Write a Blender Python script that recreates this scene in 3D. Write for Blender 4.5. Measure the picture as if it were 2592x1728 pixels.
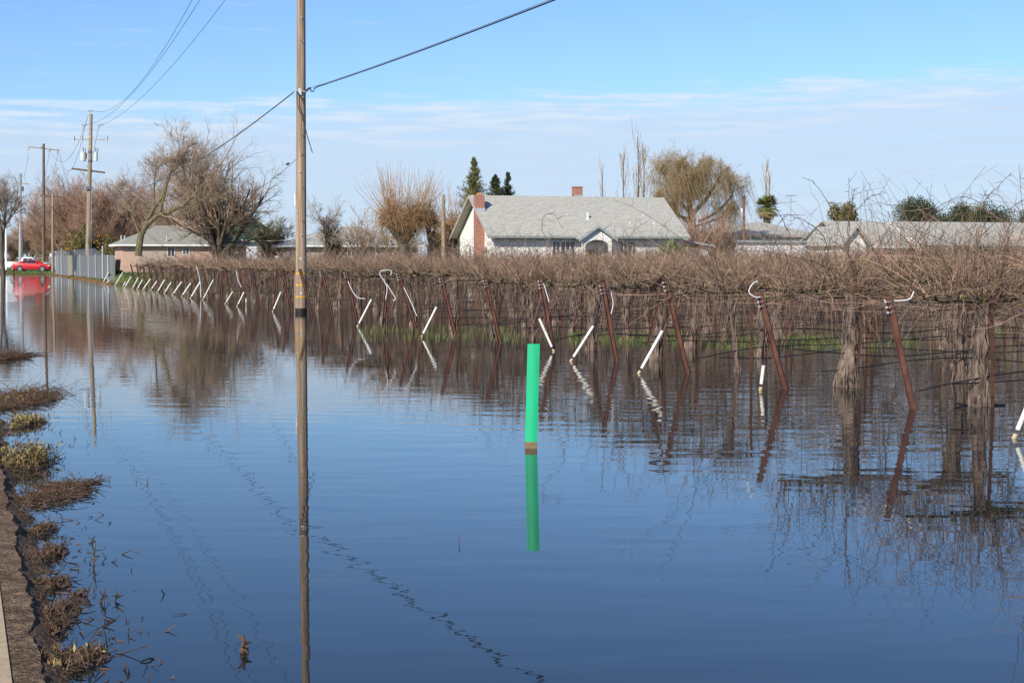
import bpy, math, random
import numpy as np
from mathutils import Vector, noise as mnoise
random.seed(7)
rng = np.random.default_rng(11)
scene = bpy.context.scene
for _o in list(bpy.data.objects):
    bpy.data.objects.remove(_o)

# ------------------------------------------------------------------ camera
F = 4100.0; CX, CY = 1296.0, 864.0; HZ = 654.0; CAMH = 1.9
PITCH = math.atan((CY - HZ) / F)
cam_d = bpy.data.cameras.new('camera'); cam = bpy.data.objects.new('camera', cam_d)
scene.collection.objects.link(cam); scene.camera = cam
cam.location = (0, 0, CAMH); cam.rotation_euler = (math.pi / 2 - PITCH, 0, 0)
cam_d.sensor_width = 36; cam_d.lens = 36 * F / 2592
cam_d.clip_start = 0.1; cam_d.clip_end = 20000

# ------------------------------------------------------------------ world, sun, exposure
SUN_EL = math.radians(31); SUN_AZ = math.radians(-150)      # azimuth measured from +Y towards +X
w = bpy.data.worlds.new('World'); scene.world = w; w.use_nodes = True
nt = w.node_tree; nt.nodes.clear()
def N(t, **kw):
    n = nt.nodes.new(t)
    for k, v in kw.items(): setattr(n, k, v)
    return n
def math_node(op, a, b=None, c=None, clamp=False):
    n = nt.nodes.new('ShaderNodeMath'); n.operation = op; n.use_clamp = clamp
    for i, v in enumerate((a, b, c)):
        if v is None: continue
        if isinstance(v, (int, float)): n.inputs[i].default_value = v
        else: nt.links.new(v, n.inputs[i])
    return n.outputs[0]
sky = N('ShaderNodeTexSky'); sky.sky_type = 'NISHITA'; sky.sun_disc = False
sky.sun_elevation = SUN_EL; sky.sun_rotation = SUN_AZ
sky.air_density = 1.0; sky.dust_density = 0.3; sky.ozone_density = 2.5; sky.altitude = 0
tc = N('ShaderNodeTexCoord'); sp = N('ShaderNodeSeparateXYZ'); nt.links.new(tc.outputs['Generated'], sp.inputs[0])
el = math_node('ARCSINE', sp.outputs['Z'])
az = math_node('ARCTAN2', sp.outputs['X'], sp.outputs['Y'])
def sky_noise(su, sv, scale, detail, rough=0.55, off=0.0):
    cb = N('ShaderNodeCombineXYZ')
    nt.links.new(math_node('MULTIPLY', az, su), cb.inputs[0]); nt.links.new(math_node('MULTIPLY_ADD', el, sv, off), cb.inputs[1])
    nz = N('ShaderNodeTexNoise'); nz.inputs['Scale'].default_value = scale; nz.inputs['Detail'].default_value = detail
    nz.inputs['Roughness'].default_value = rough; nt.links.new(cb.outputs[0], nz.inputs['Vector']); return nz.outputs['Fac']
def smooth(v, lo, hi):
    mr = N('ShaderNodeMapRange'); mr.interpolation_type = 'SMOOTHSTEP'; nt.links.new(v, mr.inputs['Value'])
    for nm, val in (('From Min', lo), ('From Max', hi), ('To Min', 0.0), ('To Max', 1.0)): mr.inputs[nm].default_value = val
    return mr.outputs['Result']
# thin cloud sheet whose upper edge climbs to the right (a real high cloud layer, in sky directions)
n1 = sky_noise(3.0, 26.0, 1.6, 7); n2 = sky_noise(9.0, 90.0, 2.0, 8, 0.6, 3.0); n3 = sky_noise(5.0, 60.0, 3.0, 8, 0.65, 9.0)
edge = math_node('MULTIPLY_ADD', az, 0.038, 0.0995)
edge = math_node('MULTIPLY_ADD', math_node('SUBTRACT', n1, 0.5), 0.030, edge)
edge = math_node('MULTIPLY_ADD', math_node('SUBTRACT', n2, 0.5), 0.010, edge)
d = math_node('SUBTRACT', edge, el)                   # > 0 inside the sheet
sheet = smooth(d, -0.006, 0.020)
rim = math_node('MULTIPLY', smooth(d, -0.006, 0.004), math_node('SUBTRACT', 1.0, smooth(d, 0.006, 0.045)))
rim = math_node('MULTIPLY', rim, smooth(n2, 0.42, 0.66))
wisp = math_node('MULTIPLY', smooth(n3, 0.56, 0.78), math_node('SUBTRACT', 1.0, smooth(el, 0.12, 0.30)))
tex = math_node('MULTIPLY_ADD', n2, 0.55, 0.55)
m = math_node('MULTIPLY', sheet, tex)
m = math_node('MULTIPLY_ADD', wisp, 0.40, m, clamp=True)
skyc = N('ShaderNodeMix', data_type='RGBA', blend_type='MULTIPLY'); skyc.inputs['Factor'].default_value = 1
nt.links.new(sky.outputs[0], skyc.inputs[6]); skyc.inputs[7].default_value = (0.68, 0.86, 1.16, 1)
mix = N('ShaderNodeMix', data_type='RGBA'); nt.links.new(m, mix.inputs['Factor'])
nt.links.new(skyc.outputs[2], mix.inputs[6]); mix.inputs[7].default_value = (4.5, 5.52, 6.95, 1)
bg = N('ShaderNodeBackground'); bg.inputs['Strength'].default_value = 0.10
mix2 = N('ShaderNodeMix', data_type='RGBA'); nt.links.new(math_node('MULTIPLY', rim, 1.0), mix2.inputs['Factor'])
nt.links.new(mix.outputs[2], mix2.inputs[6]); mix2.inputs[7].default_value = (5.4, 6.4, 7.5, 1)
nt.links.new(mix2.outputs[2], bg.inputs['Color'])
wo = N('ShaderNodeOutputWorld'); nt.links.new(bg.outputs[0], wo.inputs['Surface'])

sl = bpy.data.lights.new('sun', 'SUN'); so = bpy.data.objects.new('sun', sl); scene.collection.objects.link(so)
sl.energy = 4.2; sl.angle = math.radians(0.5); sl.color = (1.0, 0.93, 0.83)
sd = Vector((math.sin(SUN_AZ) * math.cos(SUN_EL), math.cos(SUN_AZ) * math.cos(SUN_EL), math.sin(SUN_EL)))
so.rotation_euler = sd.to_track_quat('Z', 'Y').to_euler()
scene.view_settings.view_transform = 'Standard'; scene.view_settings.look = 'None'
scene.view_settings.exposure = 0.38; scene.view_settings.gamma = 1
try:
    scene.view_settings.use_curve_mapping = False
    scene.cycles.max_bounces = 6; scene.cycles.diffuse_bounces = 3; scene.cycles.glossy_bounces = 3
    scene.cycles.transparent_max_bounces = 4; scene.cycles.caustics_reflective = False
except Exception: pass

# ------------------------------------------------------------------ geometry of the place
PHI = math.atan2(1406.0, math.hypot(F, CY - HZ))
RD = np.array([-math.sin(PHI), math.cos(PHI), 0.0])     # along the road, away from the camera
ND = np.array([math.cos(PHI), math.sin(PHI), 0.0])      # along the vine rows, to the right
UP = np.array([0, 0, 1.0])
def pos(s, t, z=0.0): return RD * s + ND * t + UP * z
def st(p): p = np.asarray(p, float); return p @ RD, p @ ND
def ray(px, py):
    a, b = (px - CX) / F, (py - CY) / F
    return np.array([a, math.cos(PITCH) - b * math.sin(PITCH), -math.sin(PITCH) - b * math.cos(PITCH)])
def at(px, py, Y):
    r = ray(px, py); return np.array([0, 0, CAMH]) + r * (Y / r[1])
def onz(px, py, z=0.0):
    r = ray(px, py); return np.array([0, 0, CAMH]) + r * ((z - CAMH) / r[2])

# ------------------------------------------------------------------ mesh building
C = scene.collection
class MB:
    def __init__(self): self.v = []; self.f = []; self.n = 0; self.m = []
    def add(self, verts, faces, mat=0):
        verts = np.asarray(verts, float).reshape(-1, 3)
        if isinstance(faces, np.ndarray): self.f.append((faces + self.n)); self.m.append((len(faces), mat))
        else:
            by = {}
            for q in faces: by.setdefault(len(q), []).append(q)
            for k, qs in by.items(): self.f.append(np.array(qs) + self.n); self.m.append((len(qs), mat))
        self.v.append(verts); self.n += len(verts)
    def tubes(self, P, R, sides=3, cap=False, mat=0):
        P = np.asarray(P, float); R = np.asarray(R, float)
        if P.ndim == 2: P = P[None]; R = np.broadcast_to(R, P.shape[1:2])[None] if R.ndim <= 1 else R
        n, k, _ = P.shape
        if n == 0: return
        R = np.broadcast_to(R, (n, k))
        D = P[:, -1] - P[:, 0]; L = np.linalg.norm(D, axis=1, keepdims=True); D = D / np.maximum(L, 1e-6)
        ref = np.where(np.abs(D[:, 2:3]) > 0.8, np.array([[1.0, 0, 0]]), np.array([[0, 0, 1.0]]))
        T = np.gradient(P, axis=1); T /= np.maximum(np.linalg.norm(T, axis=2, keepdims=True), 1e-9)
        A = np.cross(T, ref[:, None, :]); A /= np.maximum(np.linalg.norm(A, axis=2, keepdims=True), 1e-9)
        B = np.cross(T, A)
        an = np.arange(sides) * 2 * math.pi / sides
        V = P[:, :, None, :] + R[:, :, None, None] * (A[:, :, None, :] * np.cos(an)[None, None, :, None] + B[:, :, None, :] * np.sin(an)[None, None, :, None])
        V = V.reshape(-1, 3)
        i = np.arange(n)[:, None, None] * k * sides + np.arange(k - 1)[None, :, None] * sides + np.arange(sides)[None, None, :]
        j = i - np.arange(sides)[None, None, :] + (np.arange(sides)[None, None, :] + 1) % sides
        q = np.stack([i, j, j + sides, i + sides], -1).reshape(-1, 4)
        self.add(V, q, mat)
        if cap:
            for a in range(n):
                b = self.n - n * k * sides + a * k * sides
                self.f.append(np.array([list(range(b, b + sides))])); self.m.append((1, mat))
                e = b + (k - 1) * sides
                self.f.append(np.array([list(range(e, e + sides))[::-1]])); self.m.append((1, mat))
    def tube(self, pts, r, sides=8, cap=True, mat=0):
        pts = np.asarray(pts, float); r = np.ones(len(pts)) * r if np.isscalar(r) else np.asarray(r, float)
        self.tubes(pts[None], r[None], sides, cap, mat)
    def box(self, o, ax, ay, az_, mat=0):            # corner + three edge vectors
        o, ax, ay, az_ = [np.asarray(q, float) for q in (o, ax, ay, az_)]
        v = [o, o + ax, o + ax + ay, o + ay, o + az_, o + ax + az_, o + ax + ay + az_, o + ay + az_]
        self.add(v, [(0, 3, 2, 1), (4, 5, 6, 7), (0, 1, 5, 4), (1, 2, 6, 5), (2, 3, 7, 6), (3, 0, 4, 7)], mat)
    def cbox(self, c, ax, ay, az_, mat=0):
        c, ax, ay, az_ = [np.asarray(q, float) for q in (c, ax, ay, az_)]
        self.box(c - ax / 2 - ay / 2 - az_ / 2, ax, ay, az_, mat)
    def prism(self, pts, ext, mat=0):                # planar outline + extrusion
        pts = np.asarray(pts, float); n = len(pts); e = np.asarray(ext, float)
        self.add(np.vstack([pts, pts + e]), [tuple(range(n))[::-1], tuple(range(n, 2 * n))] + [(i, (i + 1) % n, n + (i + 1) % n, n + i) for i in range(n)], mat)
    def quad_cloud(self, c, size, aspect=0.5, mat=0, updir=None):
        c = np.asarray(c, float); n = len(c)
        a = rng.normal(size=(n, 3))
        if updir is not None: a = a * 0.6 + np.asarray(updir)
        a /= np.linalg.norm(a, axis=1, keepdims=True)
        b = np.cross(a, rng.normal(size=(n, 3))); b /= np.linalg.norm(b, axis=1, keepdims=True)
        s = size * rng.uniform(0.6, 1.4, (n, 1))
        V = np.stack([c, c + a * s * .5 + b * s * aspect * .5, c + a * s, c + a * s * .5 - b * s * aspect * .5], 1).reshape(-1, 3)
        self.add(V, np.arange(4 * n).reshape(-1, 4), mat)
    def blades(self, base, h, lean, wd, mat=0):
        base = np.asarray(base, float); n = len(base); th = rng.uniform(0, 6.283, n); dr = np.stack([np.cos(th), np.sin(th), 0 * th], 1)
        sd_ = np.stack([-np.sin(th), np.cos(th), 0 * th], 1); hh = (h * rng.uniform(.5, 1.2, n))[:, None]; ll = (lean * rng.uniform(0.2, 1.3, n))[:, None]
        w_ = wd * .5
        m_ = base + UP * hh * .6 + dr * ll * hh * .35; tp = base + UP * hh * (1 - .3 * ll) + dr * ll * hh
        V = np.stack([base - sd_ * w_, base + sd_ * w_, m_ + sd_ * w_ * .8, m_ - sd_ * w_ * .8, tp], 1).reshape(-1, 3)
        i = np.arange(n)[:, None] * 5
        self.add(V, i + np.array([[0, 1, 2, 3]]), mat)
        self.f.append(self.n - 5 * n + i + np.array([[3, 2, 4]])); self.m.append((n, mat))
    def mesh(self, name, mats, smooth_=False):
        me = bpy.data.meshes.new(name); V = np.concatenate(self.v).astype(np.float32)
        me.vertices.add(len(V)); me.vertices.foreach_set('co', V.ravel())
        lo = np.concatenate([f.ravel() for f in self.f]).astype(np.int32)
        cnt = np.concatenate([np.full(len(f), f.shape[1]) for f in self.f]); stt = np.concatenate([[0], np.cumsum(cnt)[:-1]]).astype(np.int32)
        me.loops.add(len(lo)); me.loops.foreach_set('vertex_index', lo)
        me.polygons.add(len(cnt)); me.polygons.foreach_set('loop_start', stt)
        for m_ in (mats if isinstance(mats, (list, tuple)) else [mats]): me.materials.append(m_)
        mi = np.concatenate([np.full(a, b) for a, b in self.m]).astype(np.int32)
        me.polygons.foreach_set('material_index', mi)
        me.update(calc_edges=True)
        if smooth_: me.shade_smooth(); me.set_sharp_from_angle(angle=math.radians(42))
        else: me.shade_flat()
        return me
    def obj(self, name, mats, parent=None, smooth_=False, origin=None):
        if parent is not None: off = np.array(parent['_o']) if '_o' in parent else np.zeros(3)
        elif origin is not None: off = np.asarray(origin, float)
        else: off = np.zeros(3)
        self.v = [a - off for a in self.v]
        o = bpy.data.objects.new(name, self.mesh(name, mats, smooth_)); C.objects.link(o)
        if parent is not None: o.parent = parent
        else: o.location = off
        o['_o'] = [float(q) for q in off]
        return o
def tag(o, label=None, cat=None, group=None, kind=None):
    if label: o['label'] = label
    if cat: o['category'] = cat
    if group: o['group'] = group
    if kind: o['kind'] = kind
    return o
def thing(name, loc, label, cat, group=None):
    o = bpy.data.objects.new(name, None); C.objects.link(o); o.location = tuple(float(q) for q in loc); o.empty_display_size = .2
    o['_o'] = [float(q) for q in loc]; return tag(o, label, cat, group)
# parts are built in world coordinates and shifted by their thing's base ('_o'); sub-parts share that origin.

# ------------------------------------------------------------------ materials
def mat(name, col, rough=.8, col2=None, scale=5., detail=4., stretch=(1, 1, 1), bump=0., bscale=None, metal=0., island=0., spec=.3, contrast=(.35, .65), emit=None):
    m = bpy.data.materials.new(name); m.use_nodes = True; t = m.node_tree; b = t.nodes['Principled BSDF']
    b.inputs['Roughness'].default_value = rough; b.inputs['Metallic'].default_value = metal; b.inputs['Specular IOR Level'].default_value = spec
    b.inputs['Base Color'].default_value = (*col, 1)
    c1 = None
    if col2 is not None or bump:
        tcn = t.nodes.new('ShaderNodeTexCoord'); mp = t.nodes.new('ShaderNodeMapping'); mp.inputs['Scale'].default_value = stretch
        t.links.new(tcn.outputs['Object'], mp.inputs['Vector'])
    if col2 is not None:
        nz = t.nodes.new('ShaderNodeTexNoise'); nz.inputs['Scale'].default_value = scale; nz.inputs['Detail'].default_value = detail; nz.inputs['Roughness'].default_value = .65
        t.links.new(mp.outputs[0], nz.inputs['Vector'])
        rp = t.nodes.new('ShaderNodeValToRGB'); rp.color_ramp.elements[0].position = contrast[0]; rp.color_ramp.elements[1].position = contrast[1]
        rp.color_ramp.elements[0].color = (*col, 1); rp.color_ramp.elements[1].color = (*col2, 1)
        t.links.new(nz.outputs['Fac'], rp.inputs[0]); c1 = rp.outputs[0]
    if island:
        ge = t.nodes.new('ShaderNodeNewGeometry'); hs = t.nodes.new('ShaderNodeHueSaturation')
        mr = t.nodes.new('ShaderNodeMapRange'); mr.inputs['To Min'].default_value = 1 - island; mr.inputs['To Max'].default_value = 1 + island
        t.links.new(ge.outputs['Random Per Island'], mr.inputs['Value']); t.links.new(mr.outputs[0], hs.inputs['Value'])
        mr2 = t.nodes.new('ShaderNodeMath'); mr2.operation = 'MULTIPLY_ADD'; mr2.inputs[1].default_value = -.05; mr2.inputs[2].default_value = .525
        t.links.new(ge.outputs['Random Per Island'], mr2.inputs[0]); t.links.new(mr2.outputs[0], hs.inputs['Hue'])
        if c1 is not None: t.links.new(c1, hs.inputs['Color'])
        else: hs.inputs['Color'].default_value = (*col, 1)
        c1 = hs.outputs[0]
    if c1 is not None: t.links.new(c1, b.inputs['Base Color'])
    if bump:
        bz = t.nodes.new('ShaderNodeTexNoise'); bz.inputs['Scale'].default_value = bscale or scale * 2; bz.inputs['Detail'].default_value = 6
        t.links.new(mp.outputs[0], bz.inputs['Vector']); bp = t.nodes.new('ShaderNodeBump'); bp.inputs['Distance'].default_value = bump; bp.inputs['Strength'].default_value = 1
        t.links.new(bz.outputs['Fac'], bp.inputs['Height']); t.links.new(bp.outputs[0], b.inputs['Normal'])
    return m
M = {}
M['cane'] = mat('vine_cane', (.30, .205, .13), .75, island=.6)
M['cane_dark'] = mat('vine_cane_dark', (.13, .085, .06), .8, island=.5)
M['bark'] = mat('vine_bark', (.035, .023, .017), .95, (.33, .24, .185), 13, 9, (1, 1, .3), .035, 24, contrast=(.36, .70))
M['cordon'] = mat('cordon_bark', (.055, .042, .032), .95, (.20, .15, .095), 12, 6, (1, 1, 1), .015, 22)
M['lichen'] = mat('lichen', (.30, .27, .07), .95, (.16, .14, .06), 20)
M['rust'] = mat('rusty_steel', (.060, .028, .021), .85, (.155, .066, .046), 6, 5, (1, 1, .4), .001, 40)
M['pvc'] = mat('pvc', (.80, .77, .69), .45, (.66, .60, .48), 3, 3, contrast=(.5, .9))
M['stain'] = mat('pvc_stain', (.62, .50, .32), .6, (.45, .34, .19), 10)
M['ribbon'] = mat('white_plastic', (.80, .80, .80), .5)
M['wire'] = mat('steel_wire', (.22, .21, .20), .45, metal=.6)
M['cable'] = mat('black_cable', (.035, .035, .04), .5)
M['line'] = mat('aluminium_line', (.13, .13, .14), .6)
M['whiteline'] = mat('pale_service_line', (.62, .58, .52), .6)
M['hose'] = mat('drip_hose', (.018, .018, .02), .32, spec=.6)
M['wood'] = mat('pole_wood', (.15, .10, .065), .9, (.44, .33, .225), 11, 9, (1, 1, .03), .012, 22, contrast=(.33, .62))
M['wood2'] = mat('pole_wood_far', (.24, .18, .12), .9, (.42, .335, .24), 5, 6, (1, 1, .05))
M['wood_dark'] = mat('pole_wood_dark', (.10, .075, .055), .9, (.20, .15, .11), 5, 6, (1, 1, .05))
M['pole_grey'] = mat('pole_grey', (.42, .43, .42), .7, (.30, .31, .31), 4, 4, (1, 1, .1))
M['wet'] = mat('wet_wood', (.012, .009, .008), .5, (.03, .022, .017), 10)
M['yellow'] = mat('yellow_band', (.78, .42, .04), .5, (.62, .32, .03), 12)
M['porcelain'] = mat('porcelain', (.55, .55, .54), .35)
M['insul'] = mat('dark_insulator', (.12, .12, .13), .4)
M['galv'] = mat('galvanised', (.42, .44, .45), .45, (.55, .57, .58), 8, metal=.3)
M['xfmr'] = mat('transformer_paint', (.62, .68, .62), .45)
M['green'] = mat('green_marker', (.010, .45, .20), .45, (.02, .34, .15), 9, 7, (1, 1, .35), spec=.4, contrast=(.42, .8))
M['muddy'] = mat('dried_mud', (.17, .11, .06), .9, (.25, .19, .10), 14, 5)
M['twig'] = mat('bare_twig', (.31, .225, .155), .85, island=.35)
M['twig_red'] = mat('bare_twig_reddish', (.32, .20, .135), .85, island=.35)
M['twig_grey'] = mat('bare_twig_grey', (.23, .18, .14), .85, island=.3)
M['twig_olive'] = mat('bare_twig_olive', (.22, .175, .075), .85, island=.35)
M['twig_gold'] = mat('pollard_shoot', (.33, .205, .10), .85, island=.35)
M['twig_willow'] = mat('willow_twig', (.33, .24, .125), .85, island=.3)
M['tbark'] = mat('tree_bark', (.075, .058, .045), .95, (.16, .13, .095), 3, 5, (1, 1, .3))
M['tbark_moss'] = mat('tree_bark_mossy', (.09, .07, .04), .95, (.21, .18, .09), 3, 5, (1, 1, .4))
M['leaf_dark'] = mat('evergreen_leaf', (.042, .060, .022), .8, island=.5)
M['leaf_con'] = mat('conifer_leaf', (.15, .15, .055), .8, island=.5)
M['leaf_olive'] = mat('olive_leaf', (.15, .135, .05), .8, island=.5)
M['leaf_green'] = mat('bush_leaf', (.10, .17, .04), .7, island=.4)
M['leaf_palm'] = mat('palm_leaf', (.16, .18, .05), .7, island=.35)
M['leaf_dry'] = mat('dry_palm_leaf', (.33, .25, .13), .85, island=.3)
M['orange'] = mat('orange_fruit', (.80, .30, .02), .5)
M['grass'] = mat('grass_blade', (.14, .175, .05), .8, island=.5)
M['drygrass'] = mat('dry_grass', (.30, .19, .085), .9, island=.4)
M['debris'] = mat('dead_stem', (.095, .060, .035), .85, island=.75, spec=.3)
M['weed'] = mat('weed_leaf', (.23, .185, .065), .8, island=.7)
M['mud'] = mat('mud_lump', (.04, .027, .02), .45, (.10, .07, .05), 30, 6, bump=.01, bscale=60, spec=.5)
M['trim'] = mat('white_trim', (.80, .80, .78), .6)
M['glass'] = mat('window_glass', (.05, .06, .07), .12, spec=.6)
M['metalgrey'] = mat('grey_metal', (.35, .38, .36), .6)
M['gutter'] = mat('gutter_greygreen', (.26, .31, .29), .6)
M['soffit'] = mat('soffit', (.42, .38, .34), .8)
M['dark'] = mat('dark_opening', (.03, .027, .025), .9)

def shingles(name, a, b, row=.16):
    m = mat(name, a, .92, b, 7, 6, (1, 1, 1), contrast=(.3, .7)); t = m.node_tree; bs = t.nodes['Principled BSDF']
    src = bs.inputs['Base Color'].links[0].from_socket
    tcn = t.nodes.new('ShaderNodeTexCoord'); mp = t.nodes.new('ShaderNodeMapping'); mp.inputs['Rotation'].default_value = (0, 0, -PHI)
    t.links.new(tcn.outputs['Object'], mp.inputs['Vector'])
    br = t.nodes.new('ShaderNodeTexNoise'); br.inputs['Scale'].default_value = 1.0; br.inputs['Detail'].default_value = 3
    mp2 = t.nodes.new('ShaderNodeMapping'); mp2.inputs['Scale'].default_value = (2.4, .2, 16.0)
    t.links.new(mp.outputs[0], mp2.inputs['Vector']); t.links.new(mp2.outputs[0], br.inputs['Vector'])
    rp = t.nodes.new('ShaderNodeValToRGB'); rp.color_ramp.elements[0].position = .35; rp.color_ramp.elements[1].position = .65
    rp.color_ramp.elements[0].color = (.80, .80, .81, 1); rp.color_ramp.elements[1].color = (1.08, 1.07, 1.05, 1)
    t.links.new(br.outputs['Fac'], rp.inputs[0])
    mx = t.nodes.new('ShaderNodeMix'); mx.data_type = 'RGBA'; mx.blend_type = 'MULTIPLY'; mx.inputs['Factor'].default_value = 1
    t.links.new(src, mx.inputs[6]); t.links.new(rp.outputs[0], mx.inputs[7]); t.links.new(mx.outputs[2], bs.inputs['Base Color'])
    return m
M['roof_grey'] = shingles('grey_shingle', (.33, .33, .29), (.47, .46, .41))
M['roof_pale'] = shingles('pale_shingle', (.36, .35, .295), (.50, .48, .41))
M['roof_old'] = shingles('weathered_shingle', (.24, .24, .205), (.40, .39, .34))
M['roof_green'] = shingles('green_shingle', (.028, .055, .035), (.045, .08, .05))
def siding(name, col, col2, scale):
    m = mat(name, col, .75); t = m.node_tree; bs = t.nodes['Principled BSDF']
    tcn = t.nodes.new('ShaderNodeTexCoord'); wv = t.nodes.new('ShaderNodeTexWave'); wv.wave_type = 'BANDS'; wv.bands_direction = 'Z'; wv.wave_profile = 'SAW'; wv.inputs['Scale'].default_value = scale
    t.links.new(tcn.outputs['Object'], wv.inputs['Vector']); rp = t.nodes.new('ShaderNodeValToRGB')
    rp.color_ramp.elements[0].position = 0; rp.color_ramp.elements[1].position = .25; rp.color_ramp.elements[0].color = (*col2, 1); rp.color_ramp.elements[1].color = (*col, 1)
    t.links.new(wv.outputs['Fac'], rp.inputs[0]); t.links.new(rp.outputs[0], bs.inputs['Base Color']); return m
M['siding'] = siding('cream_siding', (.86, .83, .75), (.70, .67, .60), 1.3)
M['siding2'] = siding('white_siding', (.78, .78, .80), (.58, .58, .60), 1.3)
M['stucco_pink'] = mat('pink_stucco', (.60, .41, .32), .9, (.52, .35, .27), 4)
M['stucco_tan'] = mat('tan_stucco', (.50, .40, .32), .9, (.44, .35, .28), 4)
def brick(name):
    m = mat(name, (.3, .1, .06), .9); t = m.node_tree; bs = t.nodes['Principled BSDF']
    tcn = t.nodes.new('ShaderNodeTexCoord'); sx = t.nodes.new('ShaderNodeSeparateXYZ'); cb = t.nodes.new('ShaderNodeCombineXYZ'); ad = t.nodes.new('ShaderNodeMath'); ad.operation = 'ADD'
    t.links.new(tcn.outputs['Object'], sx.inputs[0]); t.links.new(sx.outputs[0], ad.inputs[0]); t.links.new(sx.outputs[1], ad.inputs[1])
    t.links.new(ad.outputs[0], cb.inputs[0]); t.links.new(sx.outputs[2], cb.inputs[1])
    bk = t.nodes.new('ShaderNodeTexBrick'); t.links.new(cb.outputs[0], bk.inputs['Vector']); bk.inputs['Scale'].default_value = 4.2
    bk.inputs['Color1'].default_value = (.40, .125, .065, 1); bk.inputs['Color2'].default_value = (.28, .085, .045, 1); bk.inputs['Mortar'].default_value = (.42, .34, .29, 1); bk.inputs['Mortar Size'].default_value = .03
    t.links.new(bk.outputs['Color'], bs.inputs['Base Color']); return m
M['brick'] = brick('red_brick')

# water: murky body, clear mirror surface, gentle wind ripples that are stronger in places
def water_mat():
    m = bpy.data.materials.new('flood_water'); m.use_nodes = True; t = m.node_tree; b = t.nodes['Principled BSDF']
    b.inputs['Base Color'].default_value = (.012, .017, .018, 1); b.inputs['Roughness'].default_value = .0; b.inputs['IOR'].default_value = 1.333; b.inputs['Specular IOR Level'].default_value = .5
    tcn = t.nodes.new('ShaderNodeTexCoord')
    def nz(scale, st_, det=2., rot=0.):
        mp = t.nodes.new('ShaderNodeMapping'); mp.inputs['Scale'].default_value = st_; mp.inputs['Rotation'].default_value = (0, 0, rot); t.links.new(tcn.outputs['Object'], mp.inputs['Vector'])
        n = t.nodes.new('ShaderNodeTexNoise'); n.inputs['Scale'].default_value = scale; n.inputs['Detail'].default_value = det; n.inputs['Roughness'].default_value = .5
        t.links.new(mp.outputs[0], n.inputs['Vector']); return n.outputs['Fac']
    patch = nz(.06, (1, 1.4, 1), 2.)
    sx = t.nodes.new('ShaderNodeSeparateXYZ'); t.links.new(tcn.outputs['Object'], sx.inputs[0])
    def mth(op, a, b_=None, c_=None, cl=False):
        n = t.nodes.new('ShaderNodeMath'); n.operation = op; n.use_clamp = cl
        for i, v in enumerate((a, b_, c_)):
            if v is None: continue
            if isinstance(v, (int, float)): n.inputs[i].default_value = v
            else: t.links.new(v, n.inputs[i])
        return n.outputs[0]
    # rougher patch out among the vine ends (world position), calmer by the road
    far = mth('MULTIPLY_ADD', sx.outputs[1], 1 / 10., -1.25, True)
    right = mth('MULTIPLY_ADD', sx.outputs[0], 1 / 5.5, .35, True)
    amt = mth('MULTIPLY', far, right); amt = mth('MULTIPLY_ADD', amt, .78, .19)
    amt = mth('ADD', amt, mth('MULTIPLY_ADD', sx.outputs[1], 1 / 60., -.55, True))
    amt = mth('MULTIPLY', amt, mth('MULTIPLY_ADD', patch, 1.6, .2))
    a = nz(2.3, (.5, 1.15, 1), 1.2, .12); c = nz(9., (.4, 1, 1), 2., -.1)
    h = mth('MULTIPLY_ADD', c, .13, a); h = mth('MULTIPLY', h, amt)
    bp = t.nodes.new('ShaderNodeBump'); bp.inputs['Strength'].default_value = 1; bp.inputs['Distance'].default_value = WATER_BUMP
    t.links.new(h, bp.inputs['Height']); t.links.new(bp.outputs[0], b.inputs['Normal']); return m
WATER_BUMP = .010
M['water'] = water_mat()

# ------------------------------------------------------------------ ground, water, road
CLUMPS = [ # px, py, half width px, height m, kind, label
 (62, 1012, 105, .17, 'reeds', 'long pile of dead reed stems at the shore, farthest big clump'),
 (58, 1075, 48, .09, 'weed', 'small yellow green weed tuft just in front of the dead reed pile'),
 (50, 1178, 95, .20, 'weed', 'largest leafy yellow green weed clump on the road edge'),
 (165, 1250, 95, .08, 'reeds', 'low brown root mass with a tip reaching into the water'),
 (108, 1345, 40, .06, 'mud', 'small dark debris tuft in front of the root mass'),
 (118, 1412, 58, .08, 'mud', 'brown muddy grass tuft beside the tall bare twig'),
 (130, 1482, 42, .05, 'mud', 'flat brown mud tuft between two larger grassy ones'),
 (160, 1545, 66, .07, 'mud', 'rounded brown turf lump beside the crossed twigs'),
 (142, 1595, 34, .05, 'mud', 'tiny muddy tuft behind the nearest turf clump'),
 (205, 1668, 110, .07, 'mud', 'nearest and widest brown turf clump at the photo bottom'),
 (15, 905, 45, .20, 'reeds', 'tall thin weeds and debris at the far left shore'),
]
cl_w = []
for (px, py, hw, hh, kd, lb) in CLUMPS:
    p = onz(px, py, 0); cl_w.append((p, hw * p[1] / F))
def hnoise(x, y, s, o=0.): return mnoise.noise(Vector((x * s + o, y * s - o, o * 1.7)))
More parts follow.
